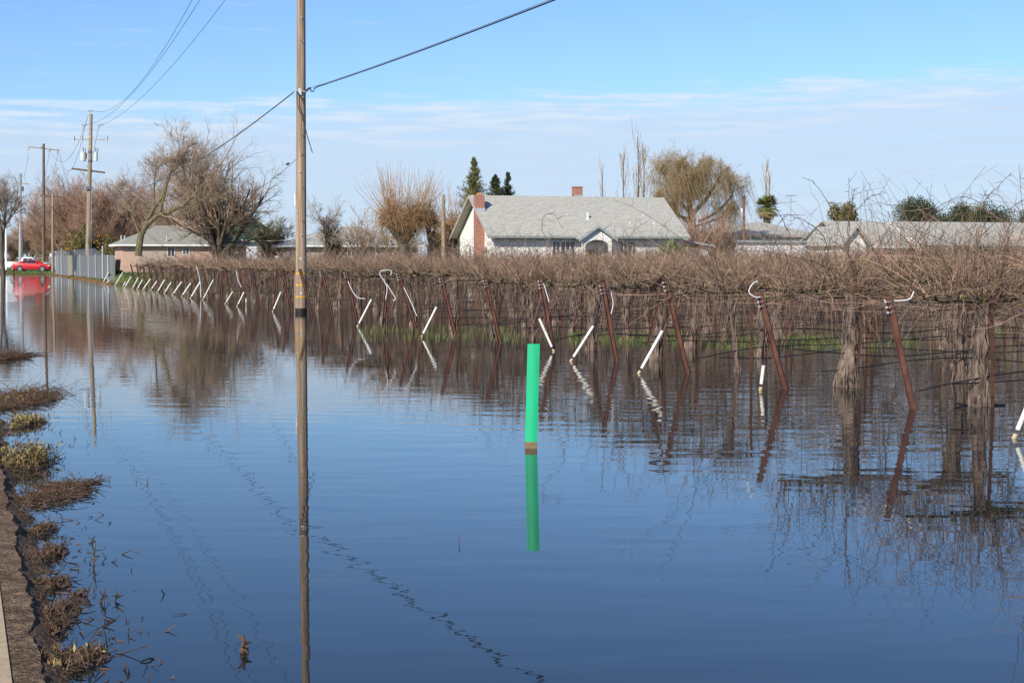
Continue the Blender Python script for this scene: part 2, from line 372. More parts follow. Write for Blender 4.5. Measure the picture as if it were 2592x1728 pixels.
def HT(s, t):
    x, y = (RD * s + ND * t)[:2]
    if t < .34: z = .055 - max(0, -t - 6) * .02
    elif t < 3: z = max(.066 - (t - .30) * .42, -.06) if t < .9 else -.06 - (t - .9) * .06
    elif t < 11.6: z = -.2
    else: z = -.2 + min((t - 11.6) * .05, .13)
    if .3 < t < 2.4: z += (.045 * hnoise(x, y, 2.6) + .030 * hnoise(x, y, 8, 3.) + .014 * hnoise(x, y, 23, 7.)) * min(1, (t - .3) * 6)
    if t < -6: z = max(z, -.1)
    if t > 11.6: z += .09 * hnoise(x, y, .35, 5.) + .03 * hnoise(x, y, 1.4, 2.)
    # dry land beyond the flooded vineyard
    k = min(max((s - 113) / 9., 0), 1) if t > 10.2 else min(max((s - 196) / 6., 0), 1)
    if t <= 11.6 and s < 190: k = min(max((t - 10.3) / .6, 0), 1) * min(max((s - 124) / 6, 0), 1) * .62 if s > 118 else 0
    z = z * (1 - k) + k * ((.50 if t > 11.6 else .24) if (t > 10.2 and s < 190) else .22)
    return z
def axis(*segs):
    out = [segs[0][0]]
    for a, b, d in segs:
        n = max(1, int(round((b - a) / d))); out += [a + (b - a) * i / n for i in range(1, n + 1)]
    return out
SA = axis((-3000, -200, 700), (-200, -10, 38), (-10, 4, 2), (4, 24, .07), (24, 50, .4), (50, 110, 2), (110, 210, 1.5), (210, 400, 30), (400, 8000, 950))
TA = axis((-6000, -300, 950), (-300, -8, 30), (-8, .1, 1.0), (.1, 1.7, .035), (1.7, 3, .2), (3, 9, 1), (9, 10, .3), (10, 12, .15), (12, 13, .3), (13, 120, 1.6), (120, 300, 20), (300, 6000, 950))
V = []
for s in SA:
    for t in TA:
        z = HT(s, t)
        if 4 < s < 30 and .36 < t < 2.6:
            q = pos(s, t)
            for (c, r) in cl_w:
                dx = (q[0] - c[0]) / (r * 1.0); dy = (q[1] - c[1]) / (max(r * 1.2, .12) * (1 + .08 * c[1]))
                g = math.exp(-(dx * dx + dy * dy) * 1.8); z = max(z, -.05 + .080 * g * (1 + .9 * hnoise(q[0], q[1], 11) + .5 * hnoise(q[0], q[1], 30)))
        V.append(pos(s, t, z))
nS, nT = len(SA), len(TA)
i = np.arange(nS - 1)[:, None] * nT + np.arange(nT - 1)[None, :]
Q = np.stack([i, i + 1, i + nT + 1, i + nT], -1).reshape(-1, 4)
def ground_mat():
    m = bpy.data.materials.new('ground_soil_grass'); m.use_nodes = True; t = m.node_tree; b = t.nodes['Principled BSDF']; b.inputs['Roughness'].default_value = .9; b.inputs['Specular IOR Level'].default_value = .15
    tcn = t.nodes.new('ShaderNodeTexCoord'); sx = t.nodes.new('ShaderNodeSeparateXYZ'); t.links.new(tcn.outputs['Object'], sx.inputs[0])
    mr = t.nodes.new('ShaderNodeMapRange'); mr.inputs['From Min'].default_value = .06; mr.inputs['From Max'].default_value = .16; t.links.new(sx.outputs[2], mr.inputs['Value'])
    def nzr(scale, c1, c2, lo, hi, det=8):
        n = t.nodes.new('ShaderNodeTexNoise'); n.inputs['Scale'].default_value = scale; n.inputs['Detail'].default_value = det; t.links.new(tcn.outputs['Object'], n.inputs['Vector'])
        r = t.nodes.new('ShaderNodeValToRGB'); r.color_ramp.elements[0].position = lo; r.color_ramp.elements[1].position = hi
        r.color_ramp.elements[0].color = (*c1, 1); r.color_ramp.elements[1].color = (*c2, 1); t.links.new(n.outputs['Fac'], r.inputs[0]); return r.outputs[0], n.outputs['Fac']
    mudc, mf = nzr(38, (.040, .026, .017), (.16, .105, .062), .32, .68)
    grc, _ = nzr(.6, (.07, .105, .025), (.17, .19, .06), .35, .65)
    mx = t.nodes.new('ShaderNodeMix'); mx.data_type = 'RGBA'; t.links.new(mr.outputs[0], mx.inputs['Factor']); t.links.new(mudc, mx.inputs[6]); t.links.new(grc, mx.inputs[7])
    t.links.new(mx.outputs[2], b.inputs['Base Color'])
    bp = t.nodes.new('ShaderNodeBump'); bp.inputs['Distance'].default_value = .02; t.links.new(mf, bp.inputs['Height']); t.links.new(bp.outputs[0], b.inputs['Normal'])
    return m
g = MB(); g.add(np.array(V), Q); go = g.obj('ground', ground_mat(), smooth_=True); tag(go, 'muddy and grassy ground of the flooded farmland', kind='structure')
wm = MB(); c0 = [pos(-400, -40), pos(-400, 420), pos(330, 420), pos(330, -40)]
wm.add(c0, [(3, 2, 1, 0)] if False else [(0, 1, 2, 3)])
wo_ = wm.obj('water', M['water']); tag(wo_, 'still flood water over the vineyard and roadside', kind='structure')
for p in wo_.data.polygons:
    if p.normal.z < 0: wo_.data.flip_normals(); break

def asphalt():
    m = bpy.data.materials.new('asphalt'); m.use_nodes = True; t = m.node_tree; b = t.nodes['Principled BSDF']; b.inputs['Roughness'].default_value = .95; b.inputs['Specular IOR Level'].default_value = .12
    tcn = t.nodes.new('ShaderNodeTexCoord'); vo = t.nodes.new('ShaderNodeTexVoronoi'); vo.inputs['Scale'].default_value = 75; t.links.new(tcn.outputs['Object'], vo.inputs['Vector'])
    rp = t.nodes.new('ShaderNodeValToRGB'); e = rp.color_ramp.elements; e[0].position = 0; e[0].color = (.065, .042, .027, 1); e[1].position = 1; e[1].color = (.36, .255, .165, 1)
    sx = t.nodes.new('ShaderNodeSeparateColor'); t.links.new(vo.outputs['Color'], sx.inputs[0]); t.links.new(sx.outputs[0], rp.inputs[0])
    n = t.nodes.new('ShaderNodeTexNoise'); n.inputs['Scale'].default_value = 7; n.inputs['Detail'].default_value = 6; t.links.new(tcn.outputs['Object'], n.inputs['Vector'])
    r2 = t.nodes.new('ShaderNodeValToRGB'); r2.color_ramp.elements[0].position = .4; r2.color_ramp.elements[1].position = .65; r2.color_ramp.elements[0].color = (.55, .5, .45, 1); r2.color_ramp.elements[1].color = (1.05, 1, .95, 1)
    t.links.new(n.outputs['Fac'], r2.inputs[0]); mx = t.nodes.new('ShaderNodeMix'); mx.data_type = 'RGBA'; mx.blend_type = 'MULTIPLY'; mx.inputs['Factor'].default_value = 1
    t.links.new(rp.outputs[0], mx.inputs[6]); t.links.new(r2.outputs[0], mx.inputs[7]); t.links.new(mx.outputs[2], b.inputs['Base Color'])
    bp = t.nodes.new('ShaderNodeBump'); bp.inputs['Distance'].default_value = .006; t.links.new(vo.outputs['Distance'], bp.inputs['Height']); t.links.new(bp.outputs[0], b.inputs['Normal']); return m
rm = MB(); ss = axis((-60, 4, 4), (4, 26, .06), (26, 190, 4))
L_, R_ = [], []
for s in ss:
    q = pos(s, 0); L_.append(pos(s, -6.8, .062)); R_.append(pos(s, .335 + .045 * hnoise(q[0], q[1], 2.5) + .02 * hnoise(q[0], q[1], 14), .062))
Mi = [pos(s, .16, .066) for s in ss]; Lw = [r_ - UP * .08 + ND * .03 for r_ in R_]
n = len(ss); rows = np.array(L_ + Mi + R_ + Lw)
ii = np.arange(n - 1)[:, None]; fq = np.concatenate([np.concatenate([k * n + ii, (k + 1) * n + ii, (k + 1) * n + ii + 1, k * n + ii + 1], 1) for k in range(3)])
rm.add(rows, fq); ro = rm.obj('road', asphalt()); tag(ro, 'asphalt road edge with coarse gravel surface', kind='structure')
lm = MB(); lm.add([pos(-60, .085, .0715), pos(-60, .197, .0715), pos(190, .197, .0715), pos(190, .085, .0715)], [(0, 1, 2, 3)])
lo_ = lm.obj('road_line', mat('white_line_paint', (.50, .38, .24), .9, (.33, .24, .15), 14, 8, contrast=(.45, .75), spec=.1)); tag(lo_, 'worn white edge line on the asphalt', kind='structure')
for o_ in (ro, lo_):
    o_.data.update()
    if o_.data.polygons[0].normal.z < 0: o_.data.flip_normals()

# ------------------------------------------------------------------ grape vines
def norm(a): return a / np.maximum(np.linalg.norm(a, axis=-1, keepdims=True), 1e-9)
def curves(start, dirs, length, K, bend, wob):
    n = len(start); u = np.linspace(0, 1, K)
    dirs = norm(dirs); L = np.asarray(length).reshape(n, 1, 1)
    P = start[:, None, :] + dirs[:, None, :] * (u[None, :, None] * L)
    P = P + np.asarray(bend)[:, None, :] * (u[None, :, None] ** 2) * L
    step = rng.normal(size=(n, K, 3)) * wob * L / K ** .5; step[:, 0] = 0
    return P + np.cumsum(step, 1) * .5
def vine_proto(idx, nc, K, rs, tall=4, thin=False, vmax=1.0, trk=(.07, .10)):
    # local frame: x along the row, y across it, z up from the water
    HC = 1.38
    tr = MB(); r0 = .045 if thin else rng.uniform(*trk)
    kk = 12; z = np.linspace(-.25, HC - .02, kk)
    cx = np.cumsum(rng.normal(0, .019, kk)) + rng.normal(0, .05) * (z); cy = np.cumsum(rng.normal(0, .010, kk)); cx -= cx[0]; cy -= cy[0]
    rr = r0 * (1.0 + .45 * np.clip(1 - z / .5, 0, 1) ** 2 + .12 * np.sin(z * 5 + idx)) * rng.uniform(.85, 1.15, kk); rr[-1] *= 1.25; rr[-2] *= 1.15
    sides = 9; an = np.arange(sides) / sides * 2 * math.pi; Vv = []
    for a in range(kk):
        tw = an + z[a] * 1.6; lob = 1 + .25 * np.cos(tw * 2 + idx) + .14 * np.cos(tw * 5 + 2.1 * a) * rng.uniform(.3, 1)
        Vv.append(np.stack([cx[a] + rr[a] * lob * np.cos(an), cy[a] + rr[a] * lob * np.sin(an), np.full(sides, z[a])], 1))
    i_ = np.arange(kk - 1)[:, None] * sides + np.arange(sides); j_ = np.arange(kk - 1)[:, None] * sides + (np.arange(sides) + 1) % sides
    tr.add(np.concatenate(Vv), np.stack([i_, j_, j_ + sides, i_ + sides], -1).reshape(-1, 4))
    # peeling bark strips
    nb = 16 if thin else 70; a_ = rng.uniform(0, 6.28, nb); zb = rng.uniform(.05, HC - .15, nb)
    rb = np.interp(zb, z, rr) * 1.12; st_ = np.stack([np.interp(zb, z, cx) + rb * np.cos(a_), np.interp(zb, z, cy) + rb * np.sin(a_), zb], 1)
    dd = np.stack([np.cos(a_) * .06, np.sin(a_) * .06, np.where(rng.random(nb) > .35, -1., 1.)], 1)
    B = curves(st_, dd, rng.uniform(.08, .32, nb), 5, np.stack([np.cos(a_) * .05, np.sin(a_) * .05, 0 * a_], 1), .10)
    tr.tubes(B, np.array([.004, .009, .010, .008, .002])[None] * rng.uniform(.6, 1.5, (nb, 1)), 4)
    # cordons
    co = MB(); arms = []
    for sgn in (-1, 1):
        K2 = 14; u = np.linspace(0, 1, K2); P = np.stack([cx[-1] + sgn * (u * 1.12), cy[-1] + np.cumsum(rng.normal(0, .02, K2)), HC - .03 + .05 * np.sin(u * 3) + np.cumsum(rng.normal(0, .012, K2))], 1)
        P[0] = (cx[-1], cy[-1], HC - .10); R = (.048 - .022 * u) * rng.uniform(.7, 1.5, K2) * (.7 if thin else 1)
        co.tube(P, R, 7); arms.append(P)
        ns = 26; us = rng.uniform(.05, 1, ns); sp0 = np.stack([np.interp(us, u, P[:, k]) for k in range(3)], 1)   # spur stubs
        S_ = curves(sp0, np.stack([rng.normal(0, .6, ns), rng.normal(0, .6, ns), rng.uniform(-.3, 1., ns)], 1), rng.uniform(.05, .17, ns), 3, np.zeros((ns, 3)), .1)
        co.tubes(S_, np.array([.026, .02, .014])[None], 5)
        nl = 7; ul = rng.uniform(0, 1, nl)
        lp = np.stack([np.interp(ul, u, P[:, k]) for k in range(3)], 1) + rng.normal(0, .03, (nl, 3))
        for q in lp: co.quad_cloud(q + rng.normal(0, .02, (7, 3)), .045, .8, mat=1)
    # thin dark suckers, hanging strands and last year's tendrils round the trunk zone
    nk = 5 if rs < .0055 else 24; xs_ = rng.uniform(-1.06, 1.06, nk); zz = rng.uniform(.25, HC, nk)
    S0 = np.stack([xs_, rng.normal(0, .16, nk), np.full(nk, HC)], 1); SU = curves(S0, np.stack([rng.normal(0, .18, nk), rng.normal(0, .15, nk), -np.ones(nk)], 1), zz, 5, rng.normal(0, .06, (nk, 3)), .05)
    co.tubes(SU, rs * np.linspace(1.5, .7, 5)[None] * rng.uniform(.6, 1.5, (nk, 1)), 3, mat=2)
    # canes
    ca = MB(); A = np.concatenate(arms); n = nc
    vmax = vmax * rng.uniform(.86, 1.16); ix = rng.integers(0, len(A), n); hd = rng.random(n) < .34; ix[hd] = rng.choice([0, 1, 2, 3, 14, 15, 16, 17], hd.sum()); st_ = A[ix] + rng.normal(0, .04, (n, 3)) + np.array([0, 0, .03]); st_[:, 0] += rng.uniform(-.08, .08, n)
    kind = rng.random(n)
    dirs = np.stack([rng.normal(0, .42, n), rng.normal(0, .50, n), np.ones(n)], 1)
    dirs[:, 0] += .45 * st_[:, 0] + hd * rng.normal(0, .45, n)
    flat = kind > .70; dirs[flat, 2] = rng.uniform(-.45, .45, flat.sum()); dirs[flat, 0] = rng.normal(0, 1, flat.sum()); dirs[flat, 1] = rng.normal(0, .8, flat.sum())
    Ls = rng.gamma(4.2, .175, n) * vmax; Ls = np.clip(Ls, .15, 1.9)
    bend = np.stack([rng.normal(0, .26, n), rng.normal(0, .26, n), -rng.uniform(0.02, .42, n)], 1)
    P = curves(st_, dirs, Ls, K, bend, .10); P[:, :, 2] = np.maximum(P[:, :, 2], 1.08 + rng.uniform(0, .3, (n, 1)))
    rad = rs * rng.uniform(.6, 1.25, (n, 1)) * np.linspace(1.15, .42, K)[None]
    dk = rng.random(n) < .32
    ca.tubes(P[~dk], rad[~dk], 3, mat=0); ca.tubes(P[dk], rad[dk], 3, mat=1)
    # side shoots
    ns = int(n * 1.1); pi_ = rng.integers(0, n, ns); kp = rng.integers(1, K - 1, ns); s0 = P[pi_, kp]; pd = norm(P[pi_, kp + 1] - P[pi_, kp - 1]) + rng.normal(0, .75, (ns, 3))
    P2 = curves(s0, pd, rng.uniform(.10, .42, ns), 4, rng.normal(0, .15, (ns, 3)), .12); ca.tubes(P2, rs * .58 * np.linspace(1, .4, 4)[None] * rng.uniform(.7, 1.2, (ns, 1)), 3, mat=0)
    # long arching canes that stand out above the row, and a few trailing below
    nt_ = tall
    s0 = A[rng.integers(0, len(A), nt_)] + np.array([0, 0, .05]); dr = np.stack([rng.normal(0, .42, nt_), rng.normal(0, .35, nt_), np.ones(nt_)], 1)
    L3 = rng.uniform(1.15, 1.75, nt_); P3 = curves(s0, dr, L3, 10, np.stack([rng.normal(0, .5, nt_), rng.normal(0, .3, nt_), -rng.uniform(.0, .5, nt_)], 1), .07)
    ca.tubes(P3, rs * np.linspace(1.15, .4, 10)[None], 4, mat=1)
    ns = nt_ * 4; pi_ = rng.integers(0, max(nt_, 1), ns) if nt_ else np.zeros(0, int)
    if nt_:
        kp = rng.integers(3, 9, ns); s0 = P3[pi_, kp]; P4 = curves(s0, rng.normal(0, 1, (ns, 3)) + np.array([0, 0, .6]), rng.uniform(.08, .35, ns), 4, rng.normal(0, .15, (ns, 3)), .12)
        ca.tubes(P4, rs * .6 * np.linspace(1, .5, 4)[None], 3, mat=1)
    nd = 2 if rs < .0055 else 4; s0 = A[rng.integers(0, len(A), nd)]; P5 = curves(s0, np.stack([rng.normal(0, 1, nd), rng.normal(0, .5, nd), np.full(nd, -.3)], 1), rng.uniform(.5, 1.1, nd), 8, np.stack([rng.normal(0, .2, nd), rng.normal(0, .2, nd), np.full(nd, -.45)], 1), .1)
    P5[:, :, 2] = np.maximum(P5[:, :, 2], .25); ca.tubes(P5, rs * .9 * np.linspace(1.1, .5, 8)[None], 3, mat=0)
    return tr, co, ca
ROW_S = [17.75 + 3.35 * (k - 1) for k in range(0, 30)]
T_POST = 11.45; T_V0 = 12.38; SPV = 2.13
ZROT = PHI
protos = {}
for lvl, cnt, nc, K, rs, tall in (('near', 7, 270, 8, .0050, 13), ('mid', 7, 190, 6, .0058, 4), ('far', 5, 110, 5, .0090, 2)):
    lst = []
    for i in range(cnt):
        tr, co, ca = vine_proto(i, nc, K, rs, tall, thin=(i == 2), trk={'near': (.082, .108), 'mid': (.05, .085), 'far': (.035, .065)}[lvl], vmax={'near': 1.30, 'mid': .88, 'far': .72}[lvl])
        lst.append((tr.mesh('trunk', M['bark'], True), co.mesh('cordon', [M['cordon'], M['lichen'], M['cane_dark']], True), ca.mesh('canes', [M['cane'], M['cane_dark']]), tr, co, ca))
    protos[lvl] = lst
spots = []
for k, s in enumerate(ROW_S):
    j = 0
    while True:
        t = T_V0 + SPV * j + rng.normal(0, .07) * (k > 3) + (.08 if k in (1, 2) else 0)
        if t > .745 * s + 2.6: break
        p = pos(s + rng.normal(0, .04), t); spots.append((p[1], k, j, p)); j += 1
spots.sort(key=lambda q: q[0])
VL = {(1, 0): 'thick shaggy vine trunk at the right photo edge beside the nearest rusty post',
      (2, 0): 'thick vine with peeling bark strips, right of the second nearest rusty post',
      (2, 1): 'stout vine trunk close behind the one at the right photo edge',
      (3, 0): 'thin young vine trunk just left of the short upright white pipe',
      (3, 1): 'stocky vine trunk directly right of the peeling thick vine',
      (4, 0): 'shaggy vine right of the rusty post with the broken brace',
      (4, 1): 'slim vine trunk right of the second nearest leaning post, one row back',
      (5, 0): 'vine trunk between two leaning white pipes in the fifth row',
      (6, 0): 'broad pale barked vine trunk directly behind the green marker stake',
      (7, 0): 'vine trunk beside the rusty post left of the green marker stake',
      (0, 0): 'nearest vine, its arching canes reaching in at the right photo edge'}
rest = MB(); nv = 0
for (Y, k, j, p) in spots:
    s_, t_ = st(p); flip = rng.random() < .5; zr = ZROT + (math.pi if flip else 0) + rng.normal(0, .05); sc = rng.uniform(.94, 1.07)
    lvl = 'near' if k <= 2 else ('mid' if k <= 13 else 'far')
    pl = protos[lvl]; ip = int(rng.integers(0, len(pl)))
    if (k, j) == (3, 0): ip = 2
    elif ip == 2 and k < 8: ip = 3
    if nv >= 298:
        cz, sz = math.cos(zr), math.sin(zr); Rm = np.array([[cz, -sz, 0], [sz, cz, 0], [0, 0, 1]]); off0 = rest.n
        for which, base in ((3, 0), (4, 1), (5, 2)):
            mb = pl[ip][which]; o0 = rest.n
            for a in mb.v: rest.v.append((a * sc) @ Rm.T + p); rest.n += len(a)
            for f_, (c_, m_) in zip(mb.f, mb.m): rest.f.append(f_ + o0); rest.m.append((c_, 2 + m_ if which == 5 else (3 if m_ == 2 else base)))
        continue
    nv += 1
    zb = 0.0
    if (k, j) in VL: lb, gp = VL[(k, j)], 'bare grapevines in the flooded rows'
    elif k <= 8: lb, gp = 'gnarled bare grapevine crowded among the front rows behind the rusty end posts', 'grapevines of the front rows'
    elif k <= 16: lb, gp = 'bare grapevine with tangled brown canes in the middle rows of the block', 'grapevines of the middle rows'
    else: lb, gp = 'small distant bare grapevine in the back rows toward the houses', 'grapevines of the back rows'
    e = thing('grapevine', p, lb, 'grapevine', gp); e.rotation_euler = (0, 0, zr); e.scale = (sc, sc, sc)
    for nm, me in zip(('trunk', 'cordon', 'canes'), pl[ip][:3]):
        c = bpy.data.objects.new(nm, me); C.objects.link(c); c.parent = e
if rest.n:
    r_ = rest.obj('distant_grapevines', [M['bark'], M['cordon'], M['cane'], M['cane_dark']]); tag(r_, 'tangled far rows of bare grapevines in front of the houses', 'grapevines', kind='stuff')

# hero canes of the nearest vines (individual arching shoots that cross the sky)
HERO = [((2165, 700), (2132, 600), (2100, 520), (2060, 462), (2030, 450)), ((2148, 700), (2146, 600), (2150, 520), (2148, 450)), ((2150, 690), (2150, 560), (2160, 500), (2165, 474)),
        ((2130, 560), (2170, 530), (2200, 500), (2240, 487)), ((2460, 720), (2480, 600), (2500, 540), (2470, 505), (2430, 498), (2380, 520), (2330, 560), (2290, 600)),
        ((2520, 700), (2500, 600), (2490, 520), (2530, 470), (2560, 437)), ((2560, 680), (2540, 560), (2500, 500), (2484, 494)), ((2592, 505), (2560, 525), (2500, 580), (2440, 660)),
        ((2100, 700), (2090, 610), (2040, 560), (2000, 545), (1950, 550)), ((1545, 740), (1530, 650), (1526, 600), (1520, 575)), ((1410, 735), (1430, 660), (1380, 600), (1373, 555), (1400, 540), (1425, 580)),
        ((1600, 720), (1580, 650), (1600, 590), (1640, 560)), ((2010, 690), (2000, 600), (1980, 560), (1960, 520), (1940, 505)), ((2300, 690), (2330, 620), (2360, 540), (2300, 520), (2240, 520))]
# these belong to specific vines: attach as extra cane parts
vines_near = [o for o in bpy.data.objects if o.name.startswith('grapevine') and o.type == 'EMPTY']
vlocs = np.array([tuple(o.location) for o in vines_near])
def bez(pts, n=14):
    pts = np.asarray(pts, float); k = len(pts); u = np.linspace(0, k - 1, n)
    P = np.vstack([2 * pts[0] - pts[1], pts, 2 * pts[-1] - pts[-2]]); out = []
    for t in u:
        i = min(int(t), k - 2); f = t - i; a, b, c, d_ = P[i], P[i + 1], P[i + 2], P[i + 3]
        out.append(.5 * ((2 * b) + (-a + c) * f + (2 * a - 5 * b + 4 * c - d_) * f * f + (-a + 3 * b - 3 * c + d_) * f ** 3))
    return np.array(out)
bpy.context.view_layer.update()
for h in HERO:
    base = at(h[0][0], h[0][1], 24.5 if h[0][0] > 1700 else 29); bi = int(np.argmin(((vlocs - base)[:, :2] ** 2).sum(1)))
    v = vines_near[bi]; Y = v.location.y; n = len(h)
    pts = np.array([at(a, b, Y + .25 * math.sin(i * 1.3 + h[0][0])) for i, (a, b) in enumerate(h)])
    cv = bez(pts, 18) + rng.normal(0, .006, (18, 3)); mb = MB(); mb.tube(cv, np.linspace(.0075, .0032, 18), 5)
    for q in range(9):
        a = int(rng.integers(6, 17)); dr = rng.normal(0, 1, 3) + np.array([0, 0, .3]); mb.tubes(curves(cv[a][None], dr[None], [rng.uniform(.04, .28)], 4, np.zeros((1, 3)), .1), np.array([[.004, .0035, .003, .002]]), 3)
    inv = v.matrix_world.inverted(); me = mb.mesh('long_cane', M['cane_dark']); me.transform(inv)
    c = bpy.data.objects.new('long_cane', me); C.objects.link(c); c.parent = v

# ------------------------------------------------------------------ end posts, guys and sleeves, stakes, wires, hoses
ORD = ['nearest', 'second nearest', 'third nearest', 'fourth nearest', 'fifth nearest', 'sixth nearest', 'seventh nearest', 'eighth nearest']
def channel(mb, a, b, wdt, dep, side, th=.008):
    a = np.asarray(a, float); b = np.asarray(b, float); ax = norm(b - a); side = norm(np.asarray(side) - ax * (np.asarray(side) @ ax)); o = np.cross(ax, side)
    L = b - a
    mb.box(a - side * wdt / 2, side * wdt, o * th, L); mb.box(a - side * wdt / 2 + o * th, side * th, o * dep, L); mb.box(a + side * (wdt / 2 - th) + o * th, side * th, o * dep, L)
post_tops = []
PX = {1: (2312, 1034, 2250, 752), 2: (1987, 983, 1924, 742), 3: (1741, 944, 1686, 706), 4: (1562, 914, 1526, 716), 5: (1402, 888, 1370, 705), 6: (1267, 868, 1230, 704), 7: (1154, 851, 1118, 700)}
for k, s in enumerate(ROW_S):
    lean = .36 + rng.normal(0, .05); hgt = 1.52 + rng.normal(0, .02)
    base = pos(s + rng.normal(0, .05), T_POST, 0); top = base - ND * lean + UP * hgt
    if k in PX:
        a = PX[k]; base = onz(a[0], a[1]); r = at(a[2], a[3], base[1] + (-.1)); top = r
    elif k in (9, 14, 18, 23): top = base + ND * .12 + UP * hgt
    post_tops.append((base, top))
    lb = ('rusty leaning steel end post, %s one along the vine rows' % ORD[k]) if k < 8 else 'small distant rusty end post leaning at the far end of the rows'
    if k == 3: lb = 'rusty leaning end post with a broken brace piece hanging at its top'
    if k == 7: lb = 'rusty leaning steel end post just left of the thick vine near the green stake'
    e = thing('end_post', base, lb, 'post', 'rusty end posts of the vine rows')
    mb = MB(); dn = norm(base - top); wd = .082 if k < 12 else .085; channel(mb, top, base + dn * .25, wd, .04, np.array([1, -.35, 0])); mb.obj('post_channel', M['rust'], e)
    if k < 12:
        mb = MB()
        for q in range(3):
            c = top + dn * (.06 + .07 * q); mb.tube([c - ND * .05 + RD * .03, c - ND * .055 - RD * .03, c + ND * .03 - RD * .03 + UP * .01 * q], .004, 5)
            mb.cbox(c - ND * .085 - RD * .03, (.03, 0, 0), (0, .02, 0), (0, 0, .025))
        mb.obj('wire_clamp', M['galv'], e)
    if k == 3:
        mb = MB(); channel(mb, at(1682, 702, base[1]), at(1645, 735, base[1] - .3), .10, .03, UP); channel(mb, at(1684, 702, base[1] + .5), at(1640, 870, base[1] + .6), .05, .02, (1, 0, 0)); mb.obj('broken_brace', M['rust'], e)
PVC = [(2567, 1109, 2612, 1000), (1925, 988, 1933, 925), (1617, 945, 1677, 837), (1445, 914, 1502, 825), (1402, 889, 1365, 806), (1067, 853, 1105, 777), (905, 826, 940, 758), (690, 789, 711, 739),
       (623, 772, 623, 755), (600, 775, 618, 739), (570, 769, 589, 738), (513, 759, 540, 708), (482, 755, 507, 713), (460, 750, 483, 716), (437, 746, 460, 713), (416, 742, 433, 715), (398, 740, 417, 708),
       (382, 734, 401, 706), (361, 734, 381, 706), (347, 732, 361, 708), (335, 731, 350, 702), (316, 727, 332, 701), (311, 725, 318, 713), (291, 723, 311, 689), (268, 719, 277, 709), (260, 716, 275, 690)]
PLB = {0: 'white pipe sleeve leaning in from the right photo edge', 1: 'short upright white pipe sleeve with loose wire loops above it', 2: 'long leaning white pipe, second whole one from the right',
       3: 'leaning white pipe between the green stake and a longer one to its right', 4: 'white pipe leaning the opposite way, touching a rusty post foot', 5: 'leaning white pipe just left of the green marker stake',
       6: 'leaning white pipe, first one right of the big utility pole', 7: 'leaning white pipe just left of the big utility pole', 8: 'short upright white pipe stub among the leaning ones',
       9: 'small leaning white pipe beside the short upright stub', 10: 'small leaning white pipe, left of the stub and its neighbour', 11: 'longest white pipe of the dense row far left of the pole',
       23: 'tall white pipe at the far end near the grey fence corner', 24: 'shortest white pipe at the foot of the fence corner', 25: 'white pipe leaning against the last fence post'}
for i, (bx, by, tx, ty) in enumerate(PVC):
    b = onz(bx, by); Yd = b[1]; a = at(tx, ty, Yd - (.05 if i != 4 else 0))
    lb = PLB.get(i, 'small white pipe sleeve leaning right in the dense row toward the fence')
    e = thing('guy_sleeve', b, lb, 'pipe', 'white pipe sleeves on the guy wires'); dn = norm(b - a); r = .027 if i < 12 else .036
    mb = MB(); mb.tube([a, b - dn * .10], r, 12); 
    mb.obj('pipe', M['pvc'], e, True)
    mb = MB(); mb.tube([b - dn * .05, b + dn * .2], r * 1.015, 12); mb.obj('stained_foot', M['stain'], e, True)
    j = int(np.argmin([abs(q[0][1] - Yd) + (0 if i != 4 else 0) for q in post_tops])); tp = post_tops[j][1]
    if i not in (1, 4, 8) and i < 14:
        mb = MB(); ctl = (a + tp) / 2 - UP * .02; mb.tube(bez([a + dn * .1, ctl, tp + dn * .05], 8), .0045, 4); mb.obj('guy_wire', M['wire'], e)
    if i == 1:
        mb = MB(); q = lambda x, y: at(x, y, Yd - .05)
        mb.tube(bez([q(1931, 924), q(1919, 885), q(1911, 845), q(1916, 810), q(1934, 797)], 16), .003, 4)
        mb.tube(bez([q(1928, 924), q(1921, 880), q(1922, 840), q(1930, 812), q(1938, 800)], 16), .003, 4)
        mb.tube(bez([q(1926, 905), q(1935, 922), q(1950, 932), q(1968, 938)], 12), .003, 4); mb.obj('guy_wire', M['wire'], e)
    if i == 4:
        mb = MB(); mb.tube([a + dn * .1, at(1362, 760, Yd)], .004, 4); mb.obj('guy_wire', M['wire'], e)
# thin stakes beside the vines of the first rows
cnt = 0
for (Y, k, j, p) in spots:
    if k > 17: continue
    b = p + ND * rng.uniform(.08, .16) - RD * rng.uniform(.06, .14); mb = MB(); ln = rng.normal(0, .03, 2)
    tpt = b + UP * 1.42 + ND * ln[0] + RD * ln[1]; mb.box(b - UP * .2, ND * .032, RD * .006, tpt - b + UP * .2); mb.box(b - UP * .2 + RD * .006, ND * .006, RD * .028, tpt - b + UP * .2)
    o = mb.obj('stake', M['rust'], origin=b)
    tag(o, ('thin rusty stake against the thick vine with peeling bark' if (k, j) == (2, 0) else 'thin rusty stake against the vine at the right photo edge' if (k, j) == (1, 0) else 'thin rusty stake standing among the bare vine trunks behind the front ones'), 'stake', 'thin rusty vine stakes')
